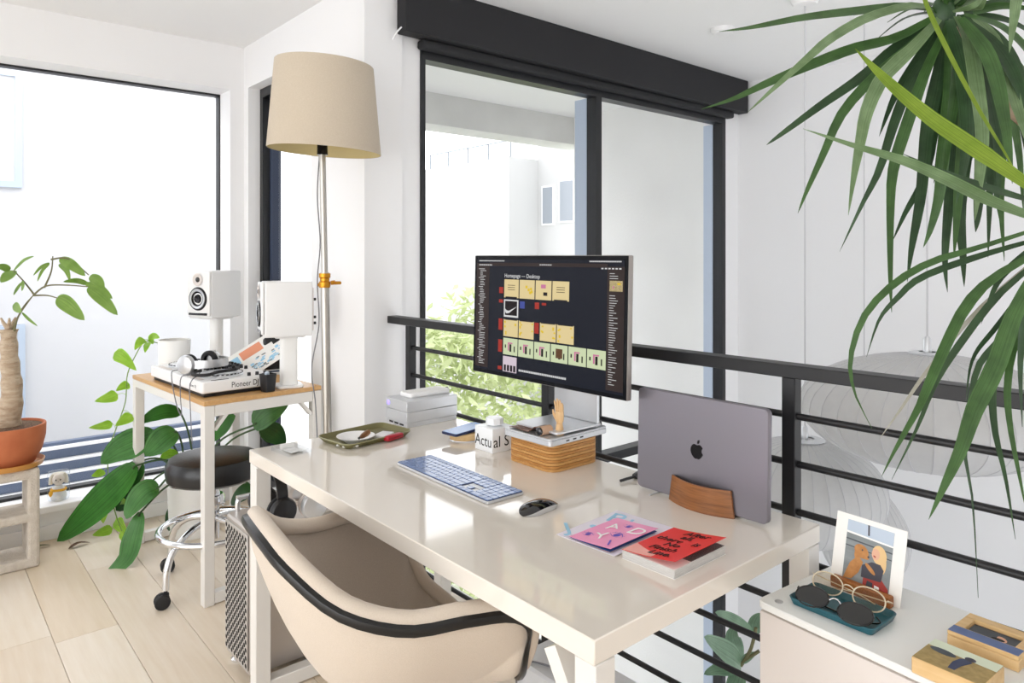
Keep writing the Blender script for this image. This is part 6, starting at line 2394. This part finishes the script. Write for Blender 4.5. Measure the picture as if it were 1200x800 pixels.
flat('printed_figure', el(0.60, 0.38, 0.14, 0.12, 0.3), 'ink', im, 0.073, 0.043, 0.0165, 0.0305, 0.0192)
b = MB()
b.box(0.001, 0.104, 0.001, 0.027, 0.0261, 0.0264)
obj('blue_strip', b, M['bluep'], pb2, False)

# ================================================================ DRACAENA AT THE RIGHT
dpx = cl(0.80, 0.14)
dr = thing('dracaena', 'tall dracaena with long drooping strap leaves rising from the white cabinet', 'plant', (dpx[0], dpx[1], CZ + 0.0003), 0)
do = Vector((dpx[0], dpx[1], CZ + 0.0003))
b = MB()
b.lathe([(0, 0), (0.085, 0), (0.09, 0.006), (0.11, 0.18), (0.11, 0.19), (0.10, 0.19), (0.098, 0.17), (0, 0.17)], 32)
obj('pot', b, M['whitem'], dr)
b = MB()
b.lathe([(0.0975, 0.171), (0.04, 0.176), (0, 0.176)], 20, cap=False)
obj('soil', b, M['soil'], dr)
cA = Vector((1.389, 0.453, 1.758)) - do
cB = Vector((1.316, 0.279, 1.362)) - do
b = MB()
b.tube(spline([(0, 0, 0.16), (0.02, 0.03, 0.45), (0.05, 0.10, 0.72), cA + Vector((0.05, -0.11, -0.20)), cA + Vector((0.03, -0.02, -0.02))], 20), [0.019 - 0.008 * i / 20 for i in range(21)], 12)
obj('trunk', b, M['bark'], dr)
b = MB()
b.tube(spline([(0.02, 0.03, 0.42), (0.01, 0.06, 0.5), cB + Vector((0.03, 0.0, -0.06)), cB], 14), [0.016 - 0.004 * i / 14 for i in range(15)], 10)
obj('side_branch', b, M['bark'], dr)
for c0 in (cA, cB):
    b = MB()
    b.ell((c0.x, c0.y, c0.z - 0.004), 0.020, 0.020, 0.034, 12, 8)
    obj('crown_core', b, M['dr2'], dr)
rnd = random.Random(77)
for i in range(14):
    a = rnd.uniform(0, 2 * PI)
    e = rnd.uniform(0.1, 1.1)
    d = Vector((math.cos(a) * math.cos(e), math.sin(a) * math.cos(e), math.sin(e)))
    L_ = rnd.uniform(0.12, 0.3)
    b = leaf_mb([cA, cA + d * L_ * 0.5, cA + d * L_ - Vector((0, 0, L_ * 0.25))], 0.018, 'blade', 10, hint=(-0.5, -0.5, 0.7), fold=0.3)
    obj('leaf', b, M['dr%d' % (i % 3)], dr)
rnd = random.Random(21)
for c0, LL in ((cA, L_A), (cB, L_B)):
    for pts, w, c in LL:
        P = [Vector(p) - do for p in pts]
        hint = (-0.62 + rnd.uniform(-0.3, 0.3), -0.66 + rnd.uniform(-0.3, 0.3), 0.45 + rnd.uniform(-0.25, 0.3))
        b = leaf_mb(P, w * 1.0, 'blade', 16, hint=hint, fold=0.3)
        obj('leaf', b, M['dr%d' % c], dr)

# ================================================================ PLANTS DOWN IN THE STAIR VOID
fo = Vector((1.93, 0.98, ZL))
fd = thing('fiddle_leaf_fig', 'fiddle leaf fig rising from the lower floor below the railing beside the cabinet', 'plant', fo, 0)
b = MB()
b.lathe([(0, 0), (0.15, 0), (0.17, 0.3), (0.15, 0.3), (0.14, 0.27), (0, 0.27)], 28)
obj('pot', b, M['whitem'], fd)
b = MB()
b.tube(spline([(0, 0, 0.26), (0.03, 0.02, 1.2), Vector(L_FDS[0][0]) - fo + Vector((0, 0, -0.5)), Vector(L_FDS[0][0]) - fo], 20), 0.012, 8)
obj('trunk', b, M['twig'], fd)
for pts in L_FDS:
    b = MB()
    b.tube(spline([Vector(p) - fo for p in pts], 12), 0.005, 7)
    obj('branch', b, M['twig'], fd)
for pts, w in L_FD:
    b = leaf_mb([Vector(p) - fo for p in pts], w * 1.1, 'oval', 12, fold=0.2, hint=(-0.6, -0.5, 0.7))
    obj('leaf', b, M['fd'], fd)
go = Vector((2.35, 1.75, ZL))
gp = thing('leafy_bush', 'bright green leafy plant low in the stair void below the desk corner', 'plant', go, 0)
b = MB()
b.lathe([(0, 0), (0.13, 0), (0.15, 0.28), (0.13, 0.28), (0.12, 0.25), (0, 0.25)], 28)
obj('pot', b, M['whitem'], gp)
rnd = random.Random(31)
for i in range(26):
    a = rnd.uniform(0, 2 * PI)
    h = rnd.uniform(0.9, 2.15)
    rr_ = rnd.uniform(0.05, 0.32)
    tip = Vector((rr_ * math.cos(a), rr_ * math.sin(a), h))
    b = MB()
    b.tube(spline([(0.02 * math.cos(a), 0.02 * math.sin(a), 0.25), (0.05 * math.cos(a), 0.05 * math.sin(a), h * 0.6), tip], 10), 0.004, 6)
    obj('stalk', b, M['stem'], gp)
    d = Vector((math.cos(a), math.sin(a), rnd.uniform(-0.3, 0.7))).normalized() * rnd.uniform(0.10, 0.16)
    b = leaf_mb([tip, tip + d * 0.5 + Vector((0, 0, 0.01)), tip + d - Vector((0, 0, 0.02))], 0.06, 'oval', 8, hint=(-0.3, -0.4, 0.9))
    obj('leaf', b, M['lower_green'], gp)
